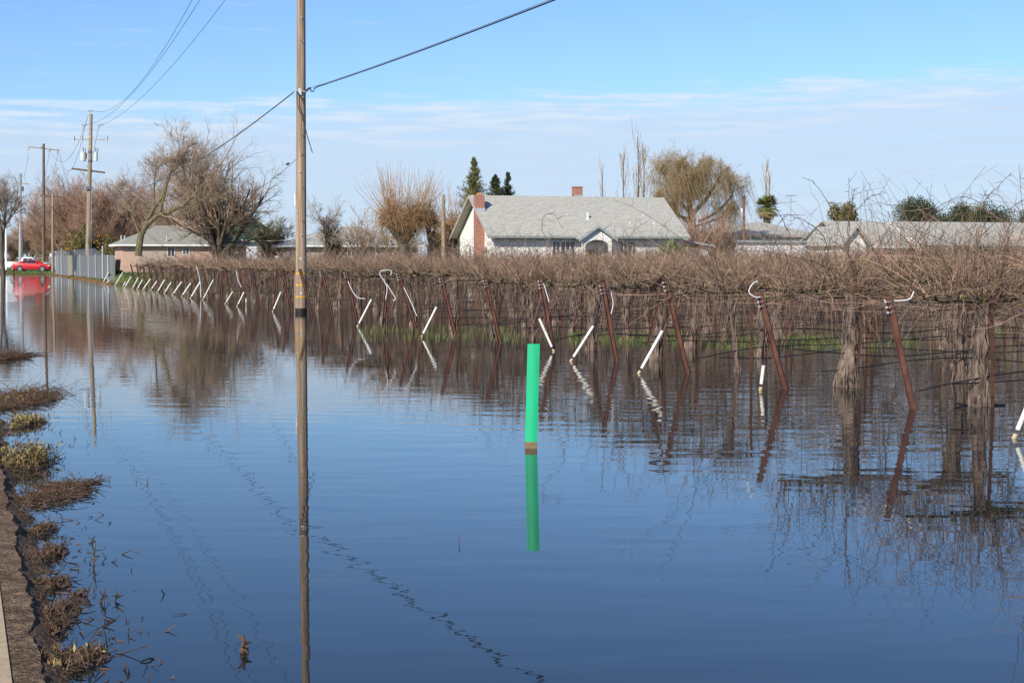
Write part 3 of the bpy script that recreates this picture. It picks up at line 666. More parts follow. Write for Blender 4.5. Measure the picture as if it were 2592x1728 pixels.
# trellis wire and drip hose of each row
for k, s in enumerate(ROW_S):
    tend = min(.745 * s + 3, 120); base, top = post_tops[k]; tv = np.arange(T_V0, tend, SPV / 4); ttop = st(top)[1]
    nm = ORD[k] if k < 8 else None
    e = thing('trellis_wire', pos(s, T_POST, 1.3), ('taut steel trellis wires of the %s vine row' % nm) if nm else 'taut trellis wires of a row deep in the vineyard', 'wire', 'trellis wires')
    mb = MB(); r = .0028 if k < 6 else .004
    for z0, amp in ((1.36, .01), (1.12, .015)):
        P = np.array([top - UP * (1.5 - z0) * .9] + [pos(s, t, z0 - amp * math.sin(t * 2.95)) for t in tv]); mb.tubes(P[None], np.full((1, len(P)), r), 3)
    mb.obj('wire_strand', M['wire'], e)
    zs = [.52, .30] if k in (1, 2, 3, 4, 5, 6, 7, 8) else [.45]
    for q, z0 in enumerate(zs):
        mb = MB(); tv2 = np.arange(T_POST + (.1 if q == 0 else .6), tend, .35); ph = rng.uniform(0, 6)
        z = z0 + .05 * np.sin(tv2 * 2 * math.pi / SPV / 2 + ph) + .03 * np.sin(tv2 * 1.1 + ph * 2) + np.cumsum(rng.normal(0, .006, len(tv2)))
        if q == 0 and k % 2 == 1: z = z - .3 * np.exp(-(tv2 - T_POST) / 1.5)
        P = np.array([pos(s - .05 + .04 * math.sin(t * 1.7 + ph), t, max(zz, .04)) for t, zz in zip(tv2, z)]); mb.tubes(P[None], np.full((1, len(P)), .0095 if k < 10 else .008), 5)
        o = mb.obj('drip_hose', M['hose'], origin=pos(s, T_POST, 0))
        tag(o, ('%s black drip hose sagging along the %s vine row' % ('upper' if q == 0 else 'lower', nm)) if nm else 'thin black drip hose low among the crowded back vine rows', 'hose', 'black drip hoses')
# white plastic tube scraps hanging on the end posts
RIB = [([(989, 697), (989, 684), (960, 688), (975, 715), (980, 732), (976, 758)], 40, 'white plastic tube bent like a hook high on a post left of centre'),
       ([(979, 718), (989, 735), (1001, 755), (995, 761)], 40, 'short kinked white tube just right of the hooked one'),
       ([(1022, 727), (1042, 768), (1055, 800)], 37.5, 'straight slanting white tube scrap right of the hooked one'),
       ([(881, 712), (892, 737), (906, 753), (924, 756)], 44, 'curved white tube scrap, first one right of the utility pole'),
       ([(1376, 717), (1390, 764)], 32.5, 'white tube scrap lying along a rusty post above the green stake'),
       ([(1390, 716), (1414, 729), (1439, 745)], 33.5, 'small white tube scrap slanting between two posts near the centre'),
       ([(1546, 736), (1552, 767), (1547, 794)], 30.5, 'curved white tube hanging right of a rusty post, alone'),
       ([(1918, 712), (1907, 716), (1895, 737), (1908, 750), (1924, 752)], 23.5, 'white tube loop at the top of the second nearest post'),
       ([(2238, 760), (2276, 761), (2303, 756), (2314, 735)], 20.4, 'white tube scrap curling right from the nearest post top'),
       ([(2345, 781), (2352, 783), (2352, 800)], 25, 'tiny white tube hook hanging between the two thick vines'),
       ([(497, 673), (502, 691), (507, 717), (508, 752)], 75, 'long white tube hanging down among the far leaning pipes'),
       ([(598, 684), (602, 707), (611, 727)], 66, 'curved white tube scrap hanging left of the utility pole')]
for pts, Y, lb in RIB:
    P = bez([at(a, b, Y) for a, b in pts], 12); mb = MB(); mb.tube(P, .0055 * (1 + Y / 60), 6); o = mb.obj('tube_scrap', M['ribbon'], origin=P[0]); tag(o, lb, 'tube', 'white tube scraps on the trellis')

q_ = lambda x, y: at(x, y, 20.9)
mb = MB(); P = bez([q_(2418, 1019), q_(2450, 1026), q_(2490, 1029), q_(2545, 1036)], 14); P[:, 2] = np.maximum(P[:, 2], .012); mb.tube(P, .014, 8); mb.tube([q_(2448, 1026), q_(2444, 1040)], .01, 6)
o = mb.obj('drip_hose', M['hose'], origin=P[0]); tag(o, 'broken black hose end floating at the foot of the right edge vine', 'hose', 'black drip hoses')
# ------------------------------------------------------------------ green marker stake
gb = onz(1344, 1134); gb2 = at(1351, 870, gb[1]); e = thing('marker_stake', gb, 'flat bright green marker stake standing in the open water', 'marker stake')
wv_ = np.array([.122, -.02, 0.]); nn = norm(np.cross(wv_, UP)); up = gb2 - gb
mb = MB()
def curved_strip(mb, z0, z1, off=0.):
    nseg = 8; rows_ = []
    for z in (z0, z1):
        for q in range(nseg + 1):
            u = q / nseg - .5; rows_.append(gb + up * z + wv_ * u * (1.0) + nn * (.012 * (1 - (2 * u) ** 2) + off))
        for q in range(nseg + 1):
            u = .5 - q / nseg; rows_.append(gb + up * z + wv_ * u * (1.0) + nn * (.012 * (1 - (2 * u) ** 2) + off - .005))
    m_ = 2 * (nseg + 1); mb.add(rows_, [(q, (q + 1) % m_, m_ + (q + 1) % m_, m_ + q) for q in range(m_)] + [tuple(range(m_, 2 * m_))])
curved_strip(mb, .062, 1.0); mb.obj('blade', M['green'], e)
mb = MB()
for sg in (-1, 1):
    c = gb + wv_ * sg * .46; mb.box(c + up * .075 - wv_ * .012 + nn * .002, wv_ * .03, nn * -.012, up * .922)
mb.obj('edge_rib', mat('green_marker_edge', (.01, .56, .28), .4), e)
mb = MB(); curved_strip(mb, -.2, .062, .0005); mb.obj('muddy_base', M['muddy'], e)

# ------------------------------------------------------------------ utility poles
def pole(base, top, r0, r1, m_, parent, name='shaft', sides=16, k=14):
    mb = MB(); u = np.linspace(-.02, 1, k)[:, None]; P = base[None] * (1 - u) + top[None] * u; mb.tubes(P[None], (r0 + (r1 - r0) * u[:, 0])[None], sides, True); return mb.obj(name, m_, parent, True)
def insulator(mb, p, d_, n=4, r=.05, l=.16, mat_=0):
    d_ = norm(np.asarray(d_, float)); P = []; R = []
    for i in range(n):
        a = p + d_ * l * i / n; P += [a, a + d_ * l * .3 / n, a + d_ * l * .6 / n]; R += [r * .4, r, r * .45]
    P.append(p + d_ * l); R.append(r * .4); mb.tube(P, R, 8, mat=mat_)
# main pole
MPb = onz(762, 792); MPt = at(762, -420, MPb[1]); MY = MPb[1]
e = thing('utility_pole', MPb, 'big weathered wooden utility pole standing in the flood water, nearest of all', 'utility pole', 'utility poles along the road')
pole(MPb, MPt, .198, .125, M['wood'], e, sides=24, k=20)
mb = MB(); mb.tubes(np.array([[MPb - UP * .3, MPb + UP * .02, MPb + UP * .13, MPb + UP * .17]]), np.array([[.205, .2055, .2035, .199]]), 24); mb.obj('wet_band', M['wet'], e, True)
def on_pole(px, py):      # point on the near face of the main pole
    p = at(px, py, MY); axx = MPb[0] + (MPt[0] - MPb[0]) * (p[2] - MPb[2]) / (MPt[2] - MPb[2]); rad = .197 - .073 * (p[2] / MPt[2]); dx = max(min(p[0] - axx, rad * .98), -rad * .98)
    return np.array([axx + dx, MY - math.sqrt(rad * rad - dx * dx), p[2]]), axx, rad
for y in (692, 721, 751):
    for u0, u1 in ((-80, -18), (-6, 88)):
        mb = MB(); p, axx, rad = on_pole(762, y); a = np.radians(np.linspace(u0, u1, 8)); h_ = .030
        out = [np.array([axx + (rad + .004) * math.sin(q), MY - (rad + .004) * math.cos(q), p[2] + dz]) for dz in (-h_, h_) for q in a]
        mb.add(out, [(i, i + 1, 8 + i + 1, 8 + i) for i in range(7)]); mb.obj('reflective_band', M['yellow'], e)
for x, y in ((768, 55), (766, 108), (767, 345), (766, 392), (770, 480), (769, 562)):
    p, _, _ = on_pole(x, y); mb = MB(); mb.tube([p + np.array([0, .05, 0]), p + np.array([-.02, -.09, .06]), p + np.array([.05, -.13, -.04]), p + np.array([.07, -.12, -.05])], .011, 6); mb.obj('climbing_step', M['cable'], e)
for x, y in ((761, 437), (754, 536), (764, 596), (771, 728), (762, 393), (769, 108), (765, 47)):
    p, _, _ = on_pole(x, y); mb = MB(); mb.tube([p + np.array([0, .03, 0]), p + np.array([0, -.03, 0])], .028, 10); mb.tube([p + np.array([0, -.02, 0]), p + np.array([0, -.045, 0])], .012, 8, mat=1); mb.obj('bolt_knob', [M['porcelain'], M['cable']], e)
for x, y in ((763, 655), (764, 742)):
    p, _, _ = on_pole(x, y); mb = MB(); mb.cbox(p + np.array([0, -.006, 0]), (.075, 0, 0), (0, .006, 0), (0, 0, .085)); mb.obj('metal_tag', M['galv'], e)
for x, y0, y1 in ((748, 490, 518),):
    p, _, _ = on_pole(748, 505); mb = MB(); mb.tube([p + np.array([-.03, 0, .2]), p + np.array([-.02, -.01, -.2])], .03, 7); mb.obj('white_sheath', M['pvc'], e)
mb = MB(); p0 = on_pole(744, 694)[0]; mb.tube([p0 + np.array([-.02, 0, 0]), np.array([MPb[0] - .215, MY - .03, -.2])], .012, 6); mb.obj('ground_conduit', mat('conduit', (.48, .34, .28), .7), e)
p = on_pole(761, 234)[0]; mb = MB(); mb.cbox(p + np.array([0, -.02, 0]), (.11, 0, 0), (0, .04, 0), (0, 0, .22)); mb.tube([p + np.array([-.25, 0, .06]), p + np.array([.24, -.03, 0])], .02, 6); mb.obj('cable_bracket', M['galv'], e)
mb = MB(); q = lambda x, y, dy=-.28: at(x, y, MY + dy)
mb.tube(bez([q(751, 236), q(753, 262), q(760, 285), q(768, 305), q(778, 345), q(791, 387)], 20), .016, 6); mb.cbox(q(768, 302), (.09, 0, .0), (0, .06, 0), (0, 0, .10))
mb.tube(bez([q(752, 232), q(758, 242), q(768, 240), q(775, 232), q(785, 223)], 14), .022, 6); mb.tube(bez([q(760, 245), q(770, 265), q(773, 278)], 8), .014, 5); mb.obj('loose_cable', M['cable'], e)
# crossarm at the unseen top carries the power lines
top1 = pos(55.3, 11.1, 15.0)
mb = MB(); mt = MPt - UP * .5; mb.cbox(mt, ND * 2.4, RD * .1, UP * .12); mb.obj('crossarm', M['wood2'], e)
main_pts = [mt + ND * 1.1 + UP * .15, mt + ND * -.4 + UP * .15, mt - ND * 1.1 + UP * .15]

# pole 1 (transformers)
P1 = onz(221, 703); Y1 = P1[1]; P1t = at(230.5, 289, Y1)
e = thing('utility_pole', P1, 'utility pole carrying two pale green transformers, beside the grey fence', 'utility pole', 'utility poles along the road')
P1b = P1.copy(); pole(P1b, P1t, .27, .15, M['wood2'], e)
q1 = lambda x, y, dy=0.: at(x, y, Y1 + dy)
mb = MB(); insulator(mb, q1(222, 280), q1(236, 281) - q1(222, 280), 3, .13, .55); mb.tube([P1t - UP * .5 - np.array([.18, 0, 0]), q1(225, 279)], .06, 6); mb.obj('top_insulator', M['porcelain'], e)
mb = MB(); mb.tube([q1(208, 327), q1(252, 328)], .035, 6); mb.tube([q1(210, 327), q1(210, 316)], .03, 6); mb.tube([q1(251, 327), q1(251, 316)], .03, 6); mb.obj('upper_bracket', M['galv'], e)
for x in (213, 254):
    mb = MB(); insulator(mb, q1(x - 5, 317), (1, 0, .15), 3, .13, .5); mb.obj('insulator', M['porcelain'], e)
mb = MB(); mb.cbox(q1(230, 353.5), q1(272, 354) - q1(188, 353), (0, .1, 0), (0, 0, .11)); mb.obj('fuse_crossarm', M['pole_grey'], e)
for x in (188, 208.5, 272):
    mb = MB(); mb.tube([q1(x - 1, 362, -.1), q1(x - 1, 346, -.12)], .045, 6, mat=0); mb.tube([q1(x + 1, 354, -.1), q1(x, 344, -.1)], .035, 6, mat=1); mb.obj('fuse_cutout', [M['porcelain'], M['insul']], e)
for xc, wd_, y0, y1 in ((210.5, 14.5, 385, 408), (242.5, 9.5, 386, 408)):
    mb = MB(); r = wd_ / 2 * Y1 / F; c0_, c1_ = q1(xc, y1, -.1), q1(xc, y0, -.1)
    mb.tubes(np.array([[c0_, c0_ + UP * .06, c1_ - UP * .06, c1_ - UP * .055, c1_, c1_ + UP * .05]]), np.array([[r * .92, r, r, r * 1.08, r * 1.08, r * .5]]), 16, True); mb.obj('transformer', M['xfmr'], e, True)
    mb = MB(); mb.tube([c1_, c1_ + UP * .45], .05, 6); mb.tube([c1_ + np.array([.2, 0, 0]), c1_ + np.array([.2, 0, .4])], .04, 6); mb.obj('bushing', M['insul'], e)
for y, r in ((385, .2), (408, .21)):
    mb = MB(); c = q1(228.5, y); mb.tube([c - UP * .12, c + UP * .12], r + .01, 12); mb.obj('mounting_clamp', M['insul'], e)
mb = MB(); mb.cbox(q1(220, 395, .05), q1(238, 395) - q1(218, 395), (0, .15, 0), (0, 0, .5)); mb.obj('transformer_mount', M['galv'], e)
mb = MB(); A_, B_ = q1(182, 427, -.5), q1(266, 437, .6); mb.cbox((A_ + B_) / 2, B_ - A_, (0, .15, 0), (0, 0, .17)); mb.obj('lower_crossarm', M['wood_dark'], e)
for y in (347, 372):
    mb = MB(); c = q1(229.5, y); mb.tube([c - UP * .06, c + UP * .06], .195, 12); mb.obj('yellow_band', M['yellow'], e)
for y in (660.5, 671.5, 682.5):
    mb = MB(); c = q1(222, y); mb.tube([c - UP * .035, c + UP * .035], .272, 14); mb.obj('yellow_band', M['yellow'], e)
mb = MB(); c = q1(225, 476, -.25); mb.cbox(c, (.6, 0, .1), (0, .25, 0), (0, 0, .3)); mb.obj('splice_box', M['insul'], e)
mb = MB(); mb.tube([q1(231, 480, -.3), q1(231, 703, -.3)], .035, 6); mb.tube([q1(229, 560, -.35), q1(233, 705, -.5)], .02, 5); mb.obj('riser_conduit', M['pole_grey'], e)
# pole 2
P2 = onz(110, 689); Y2 = P2[1]; P2t = at(110.5, 364, Y2); q2 = lambda x, y, dy=0.: at(x, y, Y2 + dy)
e = thing('utility_pole', P2, 'dark tall utility pole standing in front of the red car', 'utility pole', 'utility poles along the road'); pole(P2, P2t, .24, .16, M['wood_dark'], e)
mb = MB(); A_, B_ = q2(72, 372, -.4), q2(150, 381, .5); mb.cbox((A_ + B_) / 2, B_ - A_, (0, .13, 0), (0, 0, .15)); mb.obj('crossarm', M['wood2'], e)
for x, y in ((73, 374), (103, 377), (125, 379), (146, 381)):
    mb = MB(); insulator(mb, q2(x, y - 3), (-.15, 0, -1) if x != 103 else (1, 0, .3), 3, .16, .6 if x != 103 else .3); mb.obj('insulator', M['porcelain'], e)
for y in (396, 653, 661, 668):
    mb = MB(); c = q2(109, y); mb.tube([c - UP * .05, c + UP * .05], .25 if y > 500 else .175, 12); mb.obj('yellow_band', mat('band_dull', (.55, .35, .06), .6), e)
# pole 3 short
P3 = onz(133, 694); Y3 = P3[1]; P3t = at(133.5, 490, Y3); q3 = lambda x, y, dy=0.: at(x, y, Y3 + dy)
e = thing('utility_pole', P3, 'short tan utility pole with one crossarm, just left of the grey fence', 'utility pole', 'utility poles along the road'); pole(P3, P3t, .15, .12, M['wood2'], e)
mb = MB(); A_, B_ = q3(100, 495, -.4), q3(163, 500, .5); mb.cbox((A_ + B_) / 2, B_ - A_, (0, .13, 0), (0, 0, .17)); mb.obj('crossarm', M['wood_dark'], e)
for a_, b_ in (((131, 523), (136, 532)),):
    mb = MB(); mb.tube([q3(*a_, -.15), q3(*b_, -.2)], .06, 6); mb.obj('brace', M['insul'], e)
mb = MB(); mb.tube([q3(128, 642, -.1), q3(130, 650, -.1)], .14, 6); mb.obj('white_tag', M['ribbon'], e)
# pole 4
Y4 = 262.; q4 = lambda x, y, dy=0.: at(x, y, Y4 + dy); P4 = q4(51, 668); P4[2] = .15
e = thing('utility_pole', P4, 'far grey utility pole with a lamp on top, behind the white pickup', 'utility pole', 'utility poles along the road'); pole(P4, q4(52, 441), .26, .17, M['pole_grey'], e)
mb = MB(); mb.cbox(q4(53, 465), q4(73, 466) - q4(33, 465), (0, .13, 0), (0, 0, .17)); mb.cbox(q4(60, 513), q4(79, 513) - q4(42, 512), (0, .1, 0), (0, 0, .08)); mb.obj('crossarm', M['wood2'], e)
mb = MB(); insulator(mb, q4(52, 445), (0, 0, 1), 2, .28, .5); mb.obj('lamp', M['porcelain'], e)
mb = MB(); mb.tube([q4(44, 500, -.3), q4(44, 508, -.3)], .22, 8); mb.tube([q4(57, 472, -.2), q4(57, 484, -.2)], .2, 8); mb.obj('transformer', M['insul'], e)
mb = MB(); mb.tube([q4(56.5, 560, -.2), q4(56.5, 660, -.2)], .16, 8); mb.obj('riser_conduit', M['insul'], e)
for x, y0, Yb, lb in ((69.5, 545, 300, 'slim distant pole between the grey lamp pole and the dark pole'), (80.5, 556, 310, 'slimmest distant pole, just left of the dark pole'), (15.5, 566, 240, 'white painted distant pole at the left photo edge')):
    b = at(x, 672, Yb); b[2] = .2; mm = M['trim'] if x < 20 else M['wood2']
    mb = MB(); tpp = at(x, y0, Yb); mb.tubes(np.array([[b, (b + tpp) / 2, tpp]]), np.array([[.17, .15, .12]]), 8, True)
    if x == 69.5: mb.tube([at(62, 568, Yb), at(73, 558, Yb)], .07, 5)
    o = mb.obj('utility_pole', mm, origin=b); tag(o, lb, 'utility pole', 'utility poles along the road')

# overhead lines
def line(p, q, sag, r, name, m_, label, n=40, cat='cable', group='overhead lines'):
    u = np.linspace(0, 1, n)[:, None]; P = p[None] * (1 - u) + q[None] * u; P[:, 2] -= 4 * sag * (u * (1 - u))[:, 0]
    mb = MB(); mb.tubes(P[None], np.full((1, n), r), 5); o = mb.obj(name, m_, origin=p); tag(o, label, cat, group); return P
s1 = [q1(237, 281), q1(216, 316), q1(258, 317)]
trg = [(488, 0), (508, 0), (570, 0)]
def pinned(p, px, py, far_end, r, label):
    # find the sag so the line passes through the pixel
    best = None
    for sag in np.linspace(.2, 9, 90):
        u = np.linspace(0, 1, 200)[:, None]; P = p[None] * (1 - u) + far_end[None] * u; P[:, 2] -= 4 * sag * (u * (1 - u))[:, 0]
        yv = P[:, 1]; dz = (P[:, 2] - CAMH); c, s_ = math.cos(PITCH), math.sin(PITCH); dep = yv * c - dz * s_; X = CX + F * P[:, 0] / dep; Yp = CY - F * (dz * c + yv * s_) / dep
        dd = np.min(np.hypot(X - px, Yp - py))
        if best is None or dd < best[0]: best = (dd, sag)
    line(p, far_end, best[1], r, 'power_line', M['line'], label, 60, 'power line', 'overhead power lines'); return best
b_ = [pinned(s1[0], 488, 0, main_pts[2], .013, 'power line from the transformer pole top, upper left one'),
      pinned(s1[1], 508, 0, main_pts[1], .013, 'power line just right of the uppermost one'),
      pinned(s1[2], 570, 0, main_pts[0], .013, 'lowest right power line sweeping up from the transformer pole')]
line(q2(125, 376), s1[0] - np.array([.4, 0, 0]), 3.2, .018, 'power_line', M['line'], 'sagging line from the dark pole to the transformer pole top', cat='power line', group='overhead power lines')
line(q2(146, 381), q1(216, 316), 3.6, .018, 'power_line', M['line'], 'middle sagging line between the dark and transformer poles', cat='power line', group='overhead power lines')
line(q2(150, 380), q1(250, 316), 6.5, .018, 'power_line', M['line'], 'lowest sagging line between the dark and transformer poles', cat='power line', group='overhead power lines')
line(q4(54, 440), q2(72, 388), 1.5, .02, 'power_line', M['line'], 'steep line from the far lamp pole up to the dark pole', cat='power line', group='overhead power lines')
line(q4(60, 441), q2(125, 388), 4.5, .02, 'power_line', M['line'], 'sagging line from the far lamp pole to the middle of the crossarm', cat='power line', group='overhead power lines')
line(q4(73, 464), q2(146, 390), 4.5, .02, 'power_line', M['line'], 'lower line from the far lamp pole to the right insulator', cat='power line', group='overhead power lines')
ca1 = on_pole(750, 233)[0] + np.array([-.1, .1, 0])
line(ca1, q1(227, 476), 1.6, .022, 'comm_cable', M['line'], 'cable falling left from the big pole to the transformer pole')
# lashed cable running from the main pole over the vines toward the camera side
far_e = pos(-46, 11.4, 8.0); sag = None; best = None
stp = on_pole(778, 230)[0]
for sag in np.linspace(.1, 5, 80):
    u = np.linspace(0, 1, 400)[:, None]; P = stp[None] * (1 - u) + far_e[None] * u; P[:, 2] -= 4 * sag * (u * (1 - u))[:, 0]; P = P[P[:, 1] > 3]
    dz = P[:, 2] - CAMH; dep = P[:, 1] * math.cos(PITCH) - dz * math.sin(PITCH); X = CX + F * P[:, 0] / dep; Yp = CY - F * (dz * math.cos(PITCH) + P[:, 1] * math.sin(PITCH)) / dep
    dd = np.min(np.hypot(X - 1416, Yp - 0))
    if best is None or dd < best[0]: best = (dd, sag)
print('cable fit', best, 'lines', b_)
e = thing('lashed_cable', stp, 'thick dark lashed cable rising right from the big pole', 'cable', 'overhead lines')
u = np.linspace(0, 1, 120)[:, None] ** 1.0; P = stp[None] * (1 - u) + far_e[None] * u; P[:, 2] -= 4 * best[1] * (u * (1 - u))[:, 0]
mb = MB(); mb.tubes(P[None, 3:], np.full((1, 117), .0185), 8); mb.obj('cable', M['cable'], e)
mb = MB(); Pm = P[3:] + UP * .035; mb.tubes(Pm[None], np.full((1, 117), .007), 5); mb.obj('messenger_wire', M['line'], e)
mb = MB(); mb.tube([stp, P[1] + UP * .03, P[3] + UP * .035], .008, 5); qq = lambda x, y: at(x, y, MY - .4 - .02 * (x - 778))
mb.tube(bez([stp, qq(785, 222), qq(787, 231), qq(794, 231), qq(799, 222), P[4]], 16), .02, 6); mb.obj('slack_loop', M['cable'], e)
# thin drop with a splice, and the pale service drop
sd1 = on_pole(748, 404)[0]; sd2 = at(560, 470, 150.)
line(sd1 + np.array([-.02, .1, 0]), sd2, 1.0, .010, 'service_line', M['line'], 'thin line with a black splice falling left from the big pole')
mb = MB(); c = at(728.5, 415, 58.); mb.tube([c - np.array([.07, 0, .03]), c, c + np.array([.07, 0, .03])], [.02, .045, .02], 8); o = mb.obj('cable_splice', M['cable'], origin=c); tag(o, 'small black splice on the thin line left of the big pole', 'splice')
line(q1(258, 428, .3), at(860, 577, 150.), 3.5, .018, 'service_line', M['whiteline'], 'pale service line crossing behind the big pole to a house')
mb = MB(); mb.tube(bez([q1(268, 428), q1(290, 434), q1(300, 445), q1(288, 459), q1(275, 458), q1(268, 447)], 20), .022, 5); o = mb.obj('cable_loop', M['whiteline'], origin=q1(268, 428)); tag(o, 'pale slack cable loop hanging right of the transformer pole crossarm', 'cable', 'overhead lines')

exec_trees = True
# ------------------------------------------------------------------ trees
def grow(P, R, nch, ang, lf, K, t0=.25, t1=1., up=.15, wob=.06, rf=.6, lvar=.3, droop=0.):
    n, k, _ = P.shape; L = np.linalg.norm(P[:, -1] - P[:, 0], axis=1)
    idx = np.repeat(np.arange(n), nch); u = rng.uniform(t0, t1, len(idx)) * (k - 1); i0 = np.minimum(u.astype(int), k - 2); f = (u - i0)[:, None]
    s0 = P[idx, i0] * (1 - f) + P[idx, i0 + 1] * f; d0 = norm(P[idx, i0 + 1] - P[idx, i0]); r0 = R[idx, i0] * (1 - f[:, 0]) + R[idx, i0 + 1] * f[:, 0]
    rnd = norm(np.cross(d0, rng.normal(size=d0.shape))); a = np.radians(ang * rng.uniform(.6, 1.35, len(idx)))[:, None]
    dr = norm(d0 * np.cos(a) + rnd * np.sin(a) + UP * up); Lc = L[idx] * lf * rng.uniform(1 - lvar, 1 + lvar, len(idx)) * (1.15 - .45 * u / (k - 1))
    bend = norm(rng.normal(size=dr.shape)) * .10 + UP * (up * .5 - droop)
    Pc = curves(s0, dr, Lc, K, bend, wob); Rc = (r0 * rf)[:, None] * np.linspace(1, .35, K)[None]
    return Pc, Rc
def bare_tree(name, base, h, trunk_r, label, levels, tm, bm, lean=(0, 0), seed=0, min_r=.010, group='bare trees', trunk_h=.35, spread=38, extra=None, trunk_pts=None, wig=.03):
    e = thing(name, base, label, 'tree', group); K = 7
    if trunk_pts is None:
        u = np.linspace(0, 1, K)[:, None]; P = base[None] + u * (UP * h * trunk_h * 1.0 + np.array([lean[0], lean[1], 0]))[None] + np.cumsum(rng.normal(0, wig * h * .1, (K, 3)), 0) * np.array([1, 1, 0])
    else: P = bez(trunk_pts, K); u = np.linspace(0, 1, K)[:, None]
    P0 = P[None]; R0 = (trunk_r * (1 - .35 * u[:, 0]))[None]
    tb = MB(); tb.tubes(P0, R0, 10, True); cb = MB()
    Pp, Rp = P0, R0
    for li, (nch, ang, lf, up, t0) in enumerate(levels):
        K = 7 if li < 2 else (5 if li < 3 else 4)
        Pp, Rp = grow(Pp, Rp, nch, ang, lf, K, t0, 1.0, up, .07, .62 if li else .72)
        Rp = np.maximum(Rp, min_r * (1. if li < len(levels) - 1 else .8))
        (tb if li < 1 else cb).tubes(Pp, Rp, 7 if li < 1 else (5 if li < 2 else 3))
    tb.obj('trunk', tm, e, True)
    if extra: extra(cb, Pp)
    cb.obj('crown', bm, e)
    return e
LV = lambda a, b, c, d_: [(a, 28, .95, .25, .55), (b, 38, .60, .18, .2), (c, 42, .50, .12, .15), (d_, 42, .52, .1, .1)]
def ground_at(px, Y, z=.5): p = at(px, HZ, Y); p[2] = z; return p
# left edge tree
p = ground_at(7, 150, .0); bare_tree('bare_tree', p, 8.0, .24, 'grey bare tree cut by the left photo edge', LV(6, 7, 8, 7), M['tbark'], M['twig_grey'], min_r=.010, trunk_h=.62)
# reddish row far left
thick = .80
for (x, top, Y, seed, lb) in ((150, 470, 235, 1, 'low reddish bare tree just right of the short tan pole'), (205, 425, 228, 2, 'reddish brown bare tree directly behind the transformer pole'), (262, 412, 220, 3, 'tallest reddish bare tree of the left thicket'),
                         (312, 430, 225, 4, 'reddish bare tree right of the thicket, before the leaning tree'), (85, 540, 290, 5, 'distant low bare tree between the two left poles'), (30, 560, 300, 6, 'distant bare tree behind the white pickup'),
                         (175, 520, 260, 7, 'low brown bare tree filling the thicket behind the fence'), (240, 510, 255, 8, 'dark brown bare tree in the middle of the thicket behind the fence'), (300, 520, 250, 9, 'brown bare tree behind the carport of the pink house'),
                         (130, 560, 280, 10, 'farthest brown bare tree left of the thicket')):
    h = thick * (CAMH + (HZ - top) * Y / F); p = ground_at(x, Y, .4)
    bare_tree('bare_tree', p, h, .12 + h * .008, lb, [(11, 38, 1.75, .35, .1), (11, 42, .58, .2, .12), (11, 42, .52, .15, .1), (9, 42, .5, .1, .1)], M['tbark'], M['twig_red'] if seed in (1, 2, 3, 4) else M['twig'], min_r=.0135, trunk_h=.30, group='bare trees of the left thicket')
# leaning tree in front of the pink house
Yt = 140.; T = lambda x, y, dy=0.: at(x, y, Yt + dy); b0 = T(352, 660); b0[2] = .45
e = thing('bare_tree', b0, 'large leaning bare tree in front of the pink house, mossy trunk', 'tree', 'bare trees')
tb = MB(); stems = [([T(350, 648), T(354, 610), T(357, 596)], .36, .33), ([T(357, 597), T(375, 565), T(408, 540), T(450, 530), T(480, 505), T(510, 470), T(545, 440)], .27, .08), ([T(357, 597, .4), T(372, 560, .3), T(388, 530), T(410, 500), T(425, 450), T(438, 425), T(448, 395), T(455, 380)], .22, .05),
                ([T(405, 540), T(415, 500, -.5), T(430, 440, -1), T(440, 400, -1)], .14, .05), ([T(357, 600), T(340, 560, .5), T(325, 520, 1), T(300, 480, 1)], .14, .05), ([T(385, 545), T(390, 490, 1), T(392, 440, 1.5), T(400, 400, 2)], .13, .04),
                ([T(450, 530), T(470, 530, -1), T(520, 500, -1.5), T(560, 490, -2)], .12, .04)]
cb = MB()
for i, (pts, r0, r1) in enumerate(stems):
    P = bez(pts, 8)[None]; R = np.linspace(r0 * .85, r1 * .85, 8)[None]; tb.tubes(P, R, 8)
    if i:
        a, ra = grow(P, R * .6, 13, 46, .36, 6, .3, 1, .15, .1, .5); cb.tubes(a, np.maximum(ra, .018), 5); b_2, rb = grow(a, ra, 9, 46, .52, 5, .15, 1, .1, .1, .6); cb.tubes(b_2, np.maximum(rb, .011), 3)
        c_, rc = grow(b_2, rb, 8, 44, .55, 4, .1, 1, .05, .1, .6); cb.tubes(c_, np.maximum(rc, .008), 3)
tb.obj('trunk', M['tbark_moss'], e, True); cb.obj('crown', M['twig'], e)
# broad spreading tree before the green roof
p = ground_at(546, 152, .5); bare_tree('bare_tree', p, 12.2, .42, 'broad spreading bare tree in front of the green roof', [(13, 42, 2.1, .32, .12), (9, 42, .52, .14, .2), (8, 42, .52, .06, .15), (7, 42, .52, .03, .1)], M['tbark'], M['twig'], min_r=.0095, trunk_h=.26)
p = ground_at(455, 158, .5); bare_tree('bare_tree', p, 9, .3, 'bare tree between the leaning and the spreading trees', [(9, 38, 1.9, .3, .15), (8, 42, .52, .15, .15), (8, 42, .5, .1, .12), (7, 42, .5, .05, .1)], M['tbark'], M['twig'], min_r=.010, trunk_h=.28)
